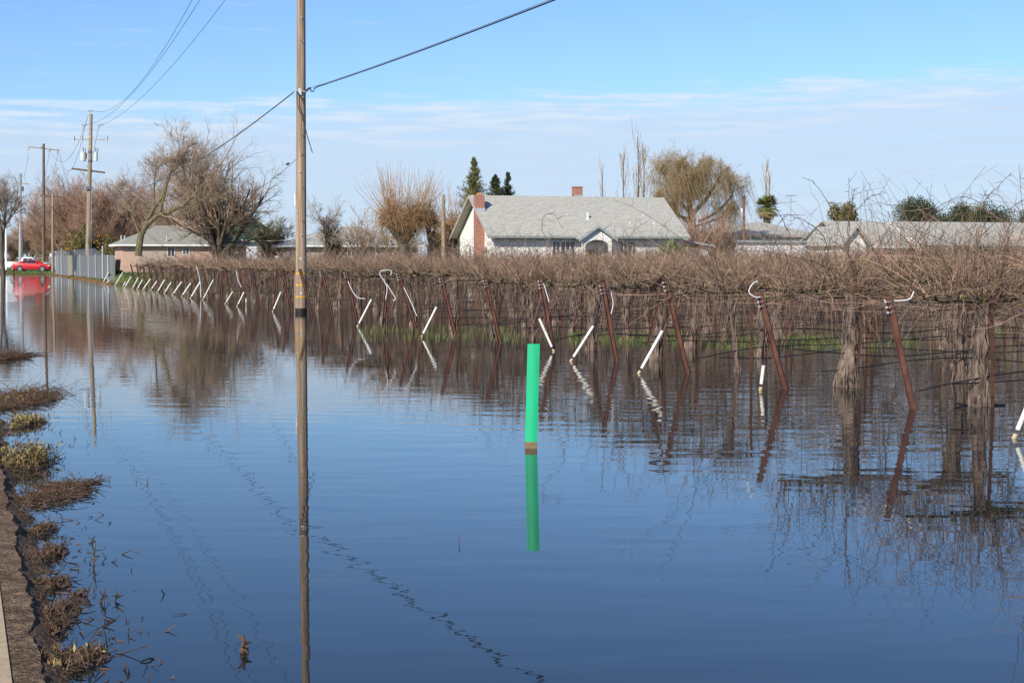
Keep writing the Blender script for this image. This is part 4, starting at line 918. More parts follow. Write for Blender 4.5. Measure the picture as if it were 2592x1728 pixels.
# small trees by the pole
p = ground_at(822, 140, .5); bare_tree('bare_tree', p, 6.2, .2, 'small grey bare tree just right of the big pole', [(8, 42, 1.25, .22, .4), (6, 44, .62, .1, .25), (6, 42, .5, .05, .2), (7, 42, .5, 0, .1)], M['tbark'], M['twig_grey'], min_r=.0095, trunk_h=.40)
p = ground_at(690, 165, .5); bare_tree('bare_tree', p, 6, .2, 'olive brown bushy tree just left of the big pole', [(12, 40, 1.7, .25, .2), (9, 42, .55, .15, .2), (8, 40, .5, .1, .15), (9, 40, .5, .05, .1)], M['tbark'], M['twig_olive'], min_r=.012, trunk_h=.26)
# pollards
def pollard(px, Y, headz, hx, shoots, L, lb, tr=.3, ball=1.):
    base = ground_at(px, Y, .5); e = thing('pollard_tree', base, lb, 'tree', 'pollarded trees'); tb = MB(); cb = MB(); heads = []
    K = 6; u = np.linspace(0, 1, K)[:, None]; fork = base + UP * (headz - .5) * .55; tb.tubes((base[None] * (1 - u) + fork[None] * u)[None], np.linspace(tr * 1.2, tr, K)[None], 9)
    nh = 7 if hx > 1 else 3
    for i in range(nh):
        a = 6.283 * i / nh + .4; hd = np.array([base[0] + hx * math.cos(a) * .9, base[1] + hx * math.sin(a) * .8, headz + rng.uniform(-.35, .35) * ball]); P = bez([fork, (fork + hd) / 2 + np.array([math.cos(a), math.sin(a), 0]) * .15 * hx, hd], 6)
        tb.tubes(P[None], np.linspace(tr * .55, tr * .45, 6)[None], 7); tb.tube([hd - UP * .2, hd, hd + UP * .2], [tr * .4, tr * .75, tr * .3], 8); heads.append(hd)
    H = np.array(heads); n = shoots; ix = rng.integers(0, nh, n); s0 = H[ix] + rng.normal(0, .15, (n, 3)); out = norm(H[ix] - np.array([base[0], base[1], headz - 1.]))
    dr = np.stack([rng.normal(0, .5, n), rng.normal(0, .5, n), np.abs(rng.normal(1, .3, n))], 1) + out * rng.uniform(0, 1.1, (n, 1)); Ls = L * rng.uniform(.45, 1.05, n)
    P = curves(s0, dr, Ls, 8, np.stack([0 * Ls, 0 * Ls, rng.uniform(.0, .25, n)], 1), .03); cb.tubes(P, np.linspace(.019, .008, 8)[None] * rng.uniform(.7, 1.1, (n, 1)), 3)
    m_ = int(n * 8); ix = rng.integers(0, nh, m_); s0 = H[ix] + rng.normal(0, .35 * ball, (m_, 3)); P = curves(s0, rng.normal(0, 1, (m_, 3)) + out[rng.integers(0, n, m_)] * .5 + UP * .15, rng.uniform(.3, 1.5, m_) * ball, 5, rng.normal(0, .2, (m_, 3)) - UP * .4, .15); cb.tubes(P, np.linspace(.016, .008, 5)[None], 3)
    tb.obj('trunk', M['tbark'], e, True); cb.obj('crown', M['twig_gold'], e)
pollard(1022, 128, 5.1, 1.45, 280, 3.9, 'big pollarded tree with a fan of long upright shoots', .42, 1.15)
pollard(1090, 131, 4.9, .45, 60, 3.2, 'slim pollarded tree just right of the big fan shaped one', .25, .7)
pollard(1148, 127, 4.3, .6, 80, 3.0, 'bushy pollarded tree against the left end of the main house', .26, .9)
mb = MB(); b = ground_at(1122, 126, .5); mb.tube([b, at(1122, 492, 126)], [.16, .12], 8); o = mb.obj('wooden_post', M['wood2'], origin=b); tag(o, 'bare wooden post between the pollarded trees', 'post')
p = ground_at(915, 135, .5); bare_tree('bare_shrub', p, 5.2, .1, 'tangled brown shrub at the left foot of the pollards', [(12, 36, 2.2, .3, .1), (8, 40, .5, .1, .2), (7, 40, .5, .05, .2)], M['tbark'], M['twig'], min_r=.014, trunk_h=.25)
p = ground_at(1010, 135, .5); bare_tree('bare_shrub', p, 5.0, .1, 'low brown shrub under the big pollarded tree', [(12, 44, 2.4, .2, .1), (8, 40, .5, .1, .2), (7, 40, .5, .05, .2)], M['tbark'], M['twig_olive'], min_r=.014, trunk_h=.25)
# conifers
def conifer(px, Y, topy, rad, lb, leafm, n=2600, lean=0., base_z=.6, cone=1.0, group='evergreen trees', size=.14, dens_low=.05):
    base = ground_at(px, Y, base_z); top = at(px + lean, topy, Y); h = top[2] - base_z; e = thing('evergreen_tree', base, lb, 'tree', group); tb = MB(); tb.tubes(np.array([[base, (base + top) / 2, top - UP * .2]]), np.array([[.2, .14, .02]]), 7)
    n = int(n * 3.6); nb = 300; u = rng.uniform(dens_low, .995, nb) ** .9; th = rng.uniform(0, 6.28, nb); R = rad * (1 - u) ** cone * (0.30 + .95 * rng.random(nb)) + .05
    s0 = base[None] * (1 - u[:, None]) + top[None] * u[:, None]; dr = np.stack([np.cos(th), np.sin(th), np.full(nb, .35)], 1); B = curves(s0, dr, R, 6, np.zeros((nb, 3)) + UP * .1, .06); tb.tubes(B, np.linspace(.04, .012, 6)[None], 4)
    cb = MB(); bi = rng.integers(0, nb, n); pt = B[bi, rng.integers(1, 6, n)] + rng.normal(0, 1, (n, 3)) * (.04 + .15 * (1 - u[bi]))[:, None]; cb.quad_cloud(pt, size, .35, updir=(0, 0, .5))
    tb.obj('trunk', M['tbark'], e); cb.obj('foliage', leafm, e)
conifer(1205, 140, 398, 4.2, 'tall shaggy olive evergreen with a ragged thin top, left of the roof', M['leaf_con'], 6500, -6, cone=1.15)
conifer(1180, 141, 468, 3.2, 'lower evergreen leaning against the tall shaggy one', M['leaf_con'], 3400, 14, cone=1.0)
conifer(1254, 150, 444, 3.8, 'short dark cone shaped evergreen behind the main roof', M['leaf_dark'], 5600, cone=1.0)
conifer(1286, 152, 438, 3.0, 'narrow dark evergreen right of the cone shaped one', M['leaf_dark'], 4200, cone=1.05)
# poplars behind the roof
for (x, y, Y, lb) in ((1522, 440, 165, 'thin bare poplar right of the ridge chimney'), (1576, 400, 160, 'bare poplar with a golden tuft at its foot'), (1612, 355, 158, 'tallest slender bare poplar behind the main roof'), (1628, 380, 162, 'slender bare poplar between the tallest one and the willow')):
    base = ground_at(x, Y, .6); h = CAMH + (HZ - y) * Y / F - .6; K = 9; u = np.linspace(0, 1, K)[:, None]; P = base + u * UP * h + np.cumsum(rng.normal(0, .05, (K, 3)), 0) * u
    e = thing('poplar_tree', base, lb, 'tree', 'slender bare poplars'); tb = MB(); tb.tubes(P[None], (.14 * (1 - .85 * u[:, 0]))[None], 6); a, ra = grow(P[None], np.linspace(.08, .02, K)[None], 15, 18, .22, 6, .35, .95, .35, .05, .6); cb = MB(); cb.tubes(a, np.maximum(ra, .017), 3)
    b_2, rb = grow(a, ra, 4, 20, .4, 4, .2, 1, .3, .05, .6); cb.tubes(b_2, np.maximum(rb, .012), 3); tb.obj('trunk', M['tbark'], e); cb.obj('crown', M['twig_gold'], e)
# willow
Yw = 150.; wb = ground_at(1755, Yw, .6); e = thing('willow_tree', wb, 'large golden bare willow right of the main house', 'tree'); W = lambda x, y, dy=0.: at(x, y, Yw + dy)
tb = MB(); cb = MB(); lim = [([wb, W(1752, 560), W(1745, 520), W(1750, 470), W(1752, 440)], .45, .12), ([W(1750, 540), W(1710, 500, .5), W(1690, 460, 1), W(1672, 425, 1)], .2, .06), ([W(1750, 545), W(1790, 500, -.5), W(1815, 460, -1), W(1830, 430, -1)], .22, .06), ([W(1770, 560), W(1810, 540, 1), W(1850, 500, 1.5), W(1862, 460, 2)], .16, .05),
                ([W(1750, 500), W(1725, 450, -1), W(1715, 415, -1.5)], .15, .05), ([W(1752, 480), W(1775, 440, 1), W(1785, 415, 1)], .13, .05), ([W(1750, 555), W(1700, 540, -1), W(1665, 500, -1)], .14, .05), ([W(1750, 570), W(1720, 545, .5), W(1700, 515, 1), W(1715, 470, 1)], .12, .04), ([W(1755, 575), W(1800, 560, .5), W(1835, 545, .5), W(1855, 530, 0)], .12, .04), ([W(1752, 530), W(1735, 490, -1.5), W(1740, 440, -2)], .12, .04)]
for pts, r0, r1 in lim:
    P = bez(pts, 7)[None]; R = np.linspace(r0, r1, 7)[None]; tb.tubes(P, R, 7); a, ra = grow(P, R * .6, 16, 50, .32, 6, .3, 1, .12, .1, .4); cb.tubes(a, np.maximum(ra, .02), 4)
    b_2, rb = grow(a, ra, 10, 48, .6, 5, .15, 1, .12, .1, .6); cb.tubes(b_2, np.maximum(rb, .010), 3, mat=0)
    c_, rc = grow(b_2, rb, 6, 48, .6, 4, .2, 1, .0, .1, .6); cb.tubes(c_, np.maximum(rc, .007), 3, mat=0)
    idx = rng.integers(0, b_2.shape[0], 240); s0 = b_2[idx, rng.integers(1, 5, 240)]; n = 240; L = np.minimum(rng.gamma(3, .52, n), s0[:, 2] - .8)
    D = curves(s0, np.stack([rng.normal(0, .35, n), rng.normal(0, .35, n), np.full(n, -.35)], 1), L, 7, np.tile(-UP * .75, (n, 1)), .03); cb.tubes(D, np.linspace(.012, .007, 7)[None], 3)
tb.obj('trunk', M['tbark'], e, True); cb.obj('crown', M['twig_willow'], e)
for x, Y, lb in ((1800, 135, 'reddish bare shrub below the willow, right'), (1845, 137, 'reddish bare shrub between the willow and the low house'), (1765, 134, 'bare shrub right of the main house annex')):
    p = ground_at(x, Y, .5); bare_tree('bare_shrub', p, 4.2, .08, lb, [(14, 26, 2.6, .5, .05), (8, 34, .5, .3, .2), (7, 36, .5, .2, .2)], M['tbark'], M['twig_red'], min_r=.013, trunk_h=.22, group='bare shrubs')
# palm
Yp_ = 165.; pb = ground_at(1941, Yp_, .5); pc = at(1941, 523, Yp_); e = thing('palm_tree', pb, 'fan palm with a round green head and dry skirt', 'tree')
tb = MB(); tb.tubes(np.array([[pb, (pb + pc) / 2, pc]]), np.array([[.38, .34, .36]]), 10); tb.obj('trunk', M['tbark'], e)
def fans(mb, c, n, lo, hi, L, fr, nseg=13):
    for _ in range(n):
        th = rng.uniform(0, 6.283); el_ = math.radians(rng.uniform(lo, hi)); d_ = np.array([math.cos(th) * math.cos(el_), math.sin(th) * math.cos(el_), math.sin(el_)]); k_ = c + d_ * L * rng.uniform(.75, 1.1); mb.tube([c, k_], .02, 3, cap=False)
        s_ = norm(np.cross(d_, UP)); u_ = np.cross(s_, d_)
        for q in range(nseg):
            a = math.radians(-95 + 190 * q / (nseg - 1)); dd = d_ * math.cos(a) + s_ * math.sin(a); tp = k_ + dd * fr * (1 - .2 * abs(a) / 1.6) - UP * .12; w_ = np.cross(dd, u_) * .045
            mb.add([k_, k_ + dd * fr * .5 + w_, tp, k_ + dd * fr * .5 - w_], [(0, 1, 2, 3)])
cb = MB(); fans(cb, pc, 60, -25, 80, .75, .85); cb.obj('fronds', M['leaf_palm'], e)
cb = MB(); fans(cb, pc - UP * .2, 34, -60, -15, .75, .75); cb.obj('dry_skirt', M['leaf_dry'], e)
for x, y, lb in ((1938, 420, 'tall thin bare poplar rising behind the palm'), (1946, 440, 'shorter thin bare poplar behind the palm')):
    base = ground_at(x, 190, .6); h = CAMH + (HZ - y) * 190 / F - .6; u = np.linspace(0, 1, 8)[:, None]; P = base + u * UP * h; e = thing('poplar_tree', base, lb, 'tree', 'slender bare poplars'); tb = MB(); tb.tubes(P[None], (.13 * (1 - .85 * u[:, 0]))[None], 5); tb.obj('trunk', M['tbark'], e)
    a, ra = grow(P[None], np.linspace(.08, .02, 8)[None], 30, 14, .2, 5, .3, .95, .4, .04, .6); cb = MB(); cb.tubes(a, np.maximum(ra, .02), 3); cb.obj('crown', M['twig_gold'], e)
# rounded evergreen / mixed crowns at the right
def round_tree(px, Y, topy, rx, lb, lm_, n, name='evergreen_tree', group='evergreen trees', botz=1.2, size=.2, asp=.5):
    n = int(n * 2.8); topy -= 5
    base = ground_at(px, Y, .5); tz = CAMH + (HZ - topy) * Y / F; e = thing(name, base, lb, 'tree', group); tb = MB(); tb.tubes(np.array([[base, base + UP * (tz * .5)]]), np.array([[.3, .2]]), 7)
    cz = (tz + botz) / 2; hz = (tz - botz) / 2; nb = 26; th = rng.uniform(0, 6.28, nb); rr = np.sqrt(rng.random(nb)) * .8; zz = rng.uniform(-.75, .72, nb); rr *= np.sqrt(1 - zz * zz)
    bl = np.stack([base[0] + rx * rr * np.cos(th), base[1] + rx * rr * np.sin(th), cz + hz * zz], 1); 
    for q in bl: tb.tubes(np.array([[base + UP * tz * .35, (base + UP * tz * .45 + q) / 2, q]]), np.array([[.12, .08, .04]]), 4)
    tb.obj('trunk', M['tbark'], e); cb = MB(); c = bl[rng.integers(0, nb, n)]; d_ = norm(rng.normal(size=(n, 3))) * (rng.random((n, 1)) ** .4); pt = c + d_ * np.array([rx * .38, rx * .38, hz * .40]); cb.quad_cloud(pt, size, asp); cb.obj('foliage', lm_, e)
round_tree(2330, 185, 508, 3.4, 'dark rounded evergreen behind the right roofs, highest crown', M['leaf_dark'], 9000)
round_tree(2400, 190, 520, 2.6, 'dark evergreen filling the gap right of the highest crown', M['leaf_dark'], 6000)
round_tree(2455, 195, 522, 2.4, 'paler olive tree among the dark evergreens', M['leaf_olive'], 4500)
round_tree(2510, 185, 522, 2.8, 'dark evergreen at the right end of the group', M['leaf_dark'], 6500)
round_tree(2600, 185, 540, 1.6, 'small dark evergreen cut by the right photo edge', M['leaf_dark'], 2500)
round_tree(2135, 160, 520, 1.9, 'small brown green tree left of the right hand gable', M['leaf_olive'], 3800, size=.24)
p = ground_at(2095, 163, .5); bare_tree('bare_tree', p, 5.6, .15, 'small bare tree left of the brown green one', [(10, 36, 1.9, .3, .2), (7, 40, .5, .15, .2), (6, 40, .5, .1, .2)], M['tbark'], M['twig'], min_r=.014, trunk_h=.26)
# orange tree behind the fence
ob = ground_at(232, 185, .45); round_tree(225, 185, 575, 2.7, 'orange tree with scattered fruit behind the grey fence', M['leaf_olive'], 6000, 'orange_tree', 'fruit trees', .6, .22)
ot = [o for o in bpy.data.objects if o.name.startswith('orange_tree')][0]
for q in range(46):
    c = np.array([ot.location.x + rng.uniform(-2.4, 2.6), ot.location.y - rng.uniform(.6, 2.2), rng.uniform(2.2, 4.6)]); mb = MB(); mb.tube([c - UP * .07, c - UP * .05, c, c + UP * .05, c + UP * .07], [.01, .05, .075, .05, .01], 6); f_ = mb.obj('fruit', M['orange'], ot)
round_tree(305, 172, 600, 2.0, 'dark bushy tree at the back left corner of the pink house', M['leaf_olive'], 3500, 'bushy_tree', 'evergreen trees', .5, .24)
round_tree(845, 142, 600, .9, 'small dull green bush in front of the tan house', M['leaf_olive'], 1200, 'garden_bush', 'garden bushes', .5, .22)
round_tree(1125, 134, 590, 1.5, 'green bush behind the pollards beside the main house', M['leaf_con'], 2500, 'garden_bush', 'garden bushes', .5, .22)
round_tree(300, 128, 690, .55, 'low green bush at the corner of the grey fence', M['leaf_green'], 800, 'garden_bush', 'garden bushes', .35, .12)

# ------------------------------------------------------------------ houses
def H(o, a, b, z): return np.array([o[0], o[1], 0.]) + ND * a + RD * b + UP * z      # house frame
def plate(mb, pts, th, down=True, mat=0):
    pts = np.asarray(pts, float); n = norm(np.cross(pts[1] - pts[0], pts[2] - pts[0])); n = n if n[2] > 0 else -n; mb.prism(pts, -n * th, mat)
def window(o, a0, a1, z0, z1, parent, face=0., fm=None, bars=1):
    mb = MB(); w_ = .07
    for (x0, x1, y0, y1) in ((a0 - w_, a1 + w_, z0 - w_, z0), (a0 - w_, a1 + w_, z1, z1 + w_), (a0 - w_, a0, z0, z1), (a1, a1 + w_, z0, z1)): mb.box(H(o, x0, face - .05, y0), ND * (x1 - x0), RD * .07, UP * (y1 - y0))
    for i in range(bars): x = a0 + (a1 - a0) * (i + 1) / (bars + 1); mb.box(H(o, x - .03, face - .045, z0), ND * .06, RD * .06, UP * (z1 - z0))
    f_ = mb.obj('window', fm or M['trim'], parent); mb = MB(); mb.box(H(o, a0, face - .02, z0), ND * (a1 - a0), RD * .02, UP * (z1 - z0)); mb.obj('pane', M['glass'], f_)
def hip_roof(o, w_, d_, ez, rz, ov, parent, rm, rl=None, fasc=None, th=.12):
    run = d_ / 2 + ov; rl = run if rl is None else rl
    c = [H(o, -ov, -ov, ez), H(o, w_ + ov, -ov, ez), H(o, w_ + ov, d_ + ov, ez), H(o, -ov, d_ + ov, ez)]; r1 = H(o, -ov + rl, d_ / 2, rz); r2 = H(o, w_ + ov - rl, d_ / 2, rz)
    mb = MB(); mb.add(c + [r1, r2], [(0, 1, 5, 4), (1, 2, 5), (2, 3, 4, 5), (3, 0, 4)]); low = [q - UP * .03 for q in c]; mb.add(low, [(0, 3, 2, 1)]); ro_ = mb.obj('roof', rm, parent)
    mb = MB(); hgt = .2
    for a, b in ((0, 1), (1, 2), (2, 3), (3, 0)):
        v = c[b] - c[a]; n_ = norm(np.cross(v, UP)); mb.box(c[a] - UP * (hgt + .01) + n_ * .004, v, n_ * .04, UP * (hgt - .01))
    mb.obj('fascia', fasc or M['trim'], ro_); return ro_
# --- main house
o = st(at(1252, 587, 118.)); Sf, Tf = o; O = pos(Sf, Tf)
GZ = .45; Wd, Dp, ez, rz, ov = 15.0, 8.6, 3.80, 6.52, .62
e = thing('farmhouse', H(O, 7, 4, GZ), 'cream farmhouse with grey shingle roof, brick chimneys and arched porch', 'house', 'houses beyond the vineyard')
mb = MB()
gab = [(0, GZ - .6), (0, ez - .05), (Dp / 2, rz - .18), (Dp, ez - .05), (Dp, GZ - .6)]
mb.prism([H(O, 0, b, z) for b, z in gab], ND * .15); mb.prism([H(O, Wd - .15, b, z) for b, z in gab], ND * .15)
mb.box(H(O, .15, 0, GZ - .6), ND * (Wd - .3), RD * .15, UP * (ez - .1 - GZ + .6)); mb.box(H(O, .15, Dp - .15, GZ - .6), ND * (Wd - .3), RD * .15, UP * (ez - .1 - GZ + .6)); mb.obj('wall', M['siding'], e)
mb = MB(); slope = (rz - ez) / (Dp / 2); ze = ez - slope * ov
for sg in (0, 1):
    f = (lambda b: b) if sg == 0 else (lambda b: Dp - b)
    plate(mb, [H(O, -ov, f(-ov), ze + .12), H(O, Wd + ov * .5, f(-ov), ze + .12), H(O, Wd + ov * .5, f(Dp / 2), rz + .12), H(O, -ov, f(Dp / 2), rz + .12)], .10)
rf = mb.obj('roof', M['roof_pale'], e)
mb = MB(); mb.box(H(O, -ov - .01, -ov - .10, ze - .03), ND * (Wd + 1.5 * ov), RD * .10, UP * .13); mb.obj('gutter', M['gutter'], rf)
for a in (-ov - .04, Wd + ov * .5):
    mb = MB()
    for f in (lambda b: b, lambda b: Dp - b):
        q = [H(O, a, f(-ov), ze - .10), H(O, a, f(Dp / 2), rz - .10), H(O, a, f(Dp / 2), rz + .13), H(O, a, f(-ov), ze + .13)]; mb.prism(q, ND * .04)
    mb.obj('rake_board', M['soffit'], rf)
mb = MB(); mb.box(H(O, 0, -ov + .02, ze - .04), ND * Wd, RD * (ov - .03), UP * .03); mb.obj('soffit', M['soffit'], rf)
for (px, py) in ((1687, 545), (1631, 566), (1702, 567)):
    p = at(px, py, 120.); a, b = (p - O) @ ND, 0; zz = p[2]; b = (zz - ze) / slope - ov; c = H(O, a, b, zz); mb = MB(); mb.tube([c - UP * .1, c + UP * .16], .07, 8); mb.obj('roof_vent', M['trim'], rf)
a = (at(1521, 560, 119.5) - O) @ ND; b = 1.5; zb = ze + slope * (b + ov); c = H(O, a, b, zb); mb = MB(); mb.tubes(np.array([[c - UP * .1, c + UP * .1, c + UP * .25, c + UP * .62]]), np.array([[.16, .12, .075, .07]]), 10, True); mb.obj('vent_pipe', M['trim'], rf)
# chimneys
cb_ = 2.35; zr_ = rz + .05
mb = MB(); mb.box(H(O, -.62, cb_, GZ - .5), ND * .62, RD * .75, UP * (zr_ - GZ + .5)); mb.obj('chimney', M['brick'], e)
mb = MB(); mb.box(H(O, -.72, cb_ - .1, GZ - .5), ND * .82, RD * .95, UP * 1.9); mb.obj('chimney_base', M['brick'], e)
mb = MB(); mb.box(H(O, -.48, cb_ + .15, zr_), ND * .35, RD * .4, UP * .16); mb.obj('chimney_pot', mat('clay_pot', (.55, .25, .10), .8), e)
zf = ze + slope * (cb_ + ov); mb = MB(); mb.box(H(O, -.64, cb_ - .04, zf + .08), ND * .68, RD * .04, UP * .25); mb.obj('chimney_flashing', M['galv'], e)
a = (at(1483, 495, 122.5) - O) @ ND; mb = MB(); mb.box(H(O, a, Dp / 2 + .1, rz - .4), ND * .66, RD * .6, UP * 1.22); mb.box(H(O, a - .04, Dp / 2 + .06, rz + .82), ND * .74, RD * .68, UP * .07); mb.obj('ridge_chimney', M['brick'], e)
mb = MB(); mb.box(H(O, a + .03, Dp / 2 + .05, rz + .0), ND * .60, RD * .05, UP * .25); mb.obj('chimney_flashing', M['galv'], e)
# porch
ac = (at(1534, 590, 117.8) - O) @ ND; pw = 1.28; pd = 1.1
pr = thing('porch', H(O, ac, -1, GZ), None, None); del_keys = [k_ for k_ in ('label', 'category') if k_ in pr]
pr.parent = e; pr.location = Vector(pr.location) - Vector(e.location); pr['_o'] = list(H(O, ac, -1, GZ))
pzb = ze - .05; pza = ze + .92
def porch_wall():
    mb = MB(); outl = []; w0 = .95; sp_ = 2.72
    arch = [(w0 * math.cos(q), sp_ + .55 * math.sin(q)) for q in np.linspace(0, math.pi, 13)]
    right = [(pw - .12, GZ - .3), (pw - .12, pzb), (0, pza - .12)]; left = [(-pw + .12, pzb), (-pw + .12, GZ - .3)]
    o_ = right + left + [(-w0, GZ - .3)] + arch[::-1] + [(w0, GZ - .3)]
    # split in two halves so the polygon stays simple
    R_half = [(w0, GZ - .3), (pw - .12, GZ - .3), (pw - .12, pzb), (0, pza - .12), (0, sp_ + .55)] + [arch[q] for q in range(5, -1, -1)]
    L_half = [(-x, z) for x, z in R_half]
    for hf in (R_half, L_half): mb.prism([H(O, ac + x, -pd, z) for x, z in hf], RD * .18)
    return mb.obj('porch_arch', M['siding'], pr)
porch_wall()
mb = MB()
for sg in (-1, 1):
    plate(mb, [H(O, ac, -pd - .25, pza), H(O, ac + sg * (pw + .25), -pd - .25, pzb - .02), H(O, ac + sg * (pw + .25), 1.2, pzb - .02), H(O, ac, 2.4, pza)], .08)
mb.obj('porch_roof', M['roof_pale'], pr)
mb = MB()
for sg in (-1, 1):
    q = [H(O, ac, -pd - .29, pza - .2), H(O, ac + sg * (pw + .25), -pd - .29, pzb - .24), H(O, ac + sg * (pw + .25), -pd - .29, pzb + .0), H(O, ac, -pd - .29, pza + .02)]; mb.prism(q, RD * .04)
mb.obj('porch_fascia', M['metalgrey'], pr)
for k_ in ('label', 'category'):
    if k_ in pr: del pr[k_]
mb = MB(); mb.box(H(O, ac - .5, -.03, GZ - .2), ND * 1.0, RD * .03, UP * 2.3); mb.obj('front_door', mat('door', (.30, .22, .17), .7), e)
def hx(px): return (at(px, 615, 118 + .32 * ((px - 1252) / 34.)) - O) @ ND
window(O, hx(1400), hx(1417), 2.15, 3.12, e); window(O, hx(1421), hx(1455), 2.15, 3.12, e, bars=2); window(O, hx(1572), hx(1590), 2.2, 3.12, e); window(O, hx(1594), hx(1612), 2.2, 3.12, e)
mb = MB(); mb.box(H(O, hx(1430), -.30, 2.2), ND * .5, RD * .28, UP * .36); mb.obj('window_cooler', M['metalgrey'], e)
# gable windows
for b in (1.6, 5.6):
    mb = MB(); mb.box(H(O, -.04, b, 1.9), ND * .04, RD * .45, UP * .9); w_ = mb.obj('window', M['trim'], e); mb = MB(); mb.box(H(O, -.055, b + .06, 1.96), ND * .02, RD * .33, UP * .78); mb.obj('pane', M['glass'], w_)
# annex
mb = MB(); mb.box(H(O, Wd + .01, 1.0, GZ - .5), ND * 2.6, RD * 5, UP * 2.75); an_ = mb.obj('annex_wall', M['siding'], e)
mb = MB(); plate(mb, [H(O, Wd + .02, .5, 3.38), H(O, Wd + 3.0, .5, 2.9), H(O, Wd + 3.0, 6.4, 2.9), H(O, Wd + .02, 6.4, 3.38)], .14); mb.obj('annex_roof', M['metalgrey'], e)
# succulent bush before the right end
bb = H(O, hx(1692), -1.2, GZ); e2 = thing('garden_bush', bb, 'bright green cactus like bush at the right end of the main house', 'bush', 'garden bushes'); mb = MB()
for i in range(60):
    th = rng.uniform(0, 6.28); rr = rng.uniform(0, .9); z0 = rng.uniform(1.2, 2.9 - .8 * rr); c = bb + np.array([rr * 1.25 * math.cos(th), rr * .9 * math.sin(th), z0]); dd = norm(np.array([rng.normal(0, .3), rng.normal(0, .3), 1])); mb.tube([c - dd * .3, c, c + dd * .24], [.05, .17, .05], 7)
mb.obj('pads', M['leaf_green'], e2); mb = MB(); mb.tube([bb - UP * .2, bb + UP * 1.8], [.3, .18], 8)
for i in range(10): th = i * .63; mb.tube([bb + UP * .8, bb + np.array([math.cos(th), math.sin(th), 1.7 + .3 * (i % 3)])], .09, 6)
mb.obj('stem', M['leaf_olive'], e2)

# --- other houses
def simple_house(px0, px1, Y0, eave_y, ridge_y, label, wm_, rm_, fasc=None, depth=9., rl=None, wins=(), gz=.4, ov=.5, name='house', wtrim=None):
    A_ = at(px0, eave_y, Y0); S0, T0 = st(A_); O_ = pos(S0, T0); k = (px1 - CX) / F; # right end: X/Y = k
    L = (k * A_[1] - A_[0]) / (ND[0] - k * ND[1]); ez_ = A_[2]; zr = CAMH + (HZ - ridge_y) * (Y0 + L * .5 * ND[1] + depth / 2 * RD[1]) / F
    e = thing(name, H(O_, L / 2, depth / 2, gz), label, 'house', 'houses beyond the vineyard'); mb = MB(); O2 = pos(S0 + ov, T0 + ov); L2 = L - 2 * ov
    mb.box(H(O2, 0, 0, gz - .6), ND * L2, RD * depth, UP * (ez_ - gz + .6 - .04)); mb.obj('wall', wm_, e)
    hip_roof(O2, L2, depth, ez_, zr, ov, e, rm_, rl, fasc)
    for (wa, wb, z0, z1) in wins:
        fa = (at(wa, 630, Y0 + .5) - O2) @ ND; fb = (at(wb, 630, Y0 + .5) - O2) @ ND; window(O2, fa, fb, z0, z1, e)
    return e, O2, L2, ez_, zr
e, O2, L2, ez_, zr = simple_house(297, 640, 150, 617, 571, 'pink stucco house with weathered hip roof behind the leaning tree', M['stucco_pink'], M['roof_old'], depth=7.5, rl=4.2, wins=((430, 447, 2.1, 3.0), (471, 486, 2.3, 3.0), (568, 583, 2.1, 3.0), (586, 600, 2.1, 3.0)), gz=.4)
for px in (307, 316, 423):
    c = at(px, 612, 152.); mb = MB(); mb.tube([c - UP * .3, c + UP * .6], .07, 7); mb.obj('vent_pipe', M['galv'], e)
mb = MB(); c = (at(380, 638, 150.) - O2) @ ND; mb.box(H(O2, c - .9, -.06, .6), ND * 2.6, RD * .06, UP * 2.0); mb.obj('garage_door', mat('garage_door', (.45, .36, .29), .8), e)
mb = MB(); mb.box(H(O2, -3.2, 1.5, 2.1), ND * 2.7, RD * 5, UP * .1); mb.obj('carport_roof', mat('rust_roof', (.35, .22, .16), .8), e); mb = MB(); mb.box(H(O2, -3.25, 1.4, 1.98), ND * 2.75, RD * .1, UP * .16); mb.box(H(O2, -3.1, 1.5, .2), ND * .12, RD * .12, UP * 1.9); mb.obj('carport_frame', M['trim'], e)
simple_house(468, 724, 172, 606, 528, 'house with tall dark green hip roof behind the spreading tree', M['siding2'], M['roof_green'], depth=13, rl=7, gz=.5)
simple_house(740, 1075, 148, 619, 573, 'low tan house with grey hip roof behind the big pole', M['stucco_tan'], M['roof_grey'], depth=9, rl=5.2, gz=.4, wins=((880, 900, 2.1, 2.9), (930, 960, 2.1, 2.9)))
simple_house(1853, 2088, 158, 594, 563, 'low white house with pale hip roof behind the palm foot', M['siding2'], M['roof_pale'], depth=8, rl=4.5, gz=.4, fasc=M['soffit'])
# long white shed roof in front of it
mb = MB(); A_ = at(1835, 610, 140); S0, T0 = st(A_); Os = pos(S0, T0)
e = thing('shed', H(Os, 5, 2, .4), 'long low white shed in front of the hip roofed house', 'shed'); mb.box(H(Os, 0, 0, 0), ND * 13, RD * 4, UP * (A_[2] - .08)); mb.obj('wall', M['siding2'], e); mb = MB(); plate(mb, [H(Os, -.3, -.3, A_[2]), H(Os, 13.3, -.3, A_[2]), H(Os, 13.3, 4.3, A_[2] + .12), H(Os, -.3, 4.3, A_[2] + .12)], .1); mb.obj('roof', M['metalgrey'], e)
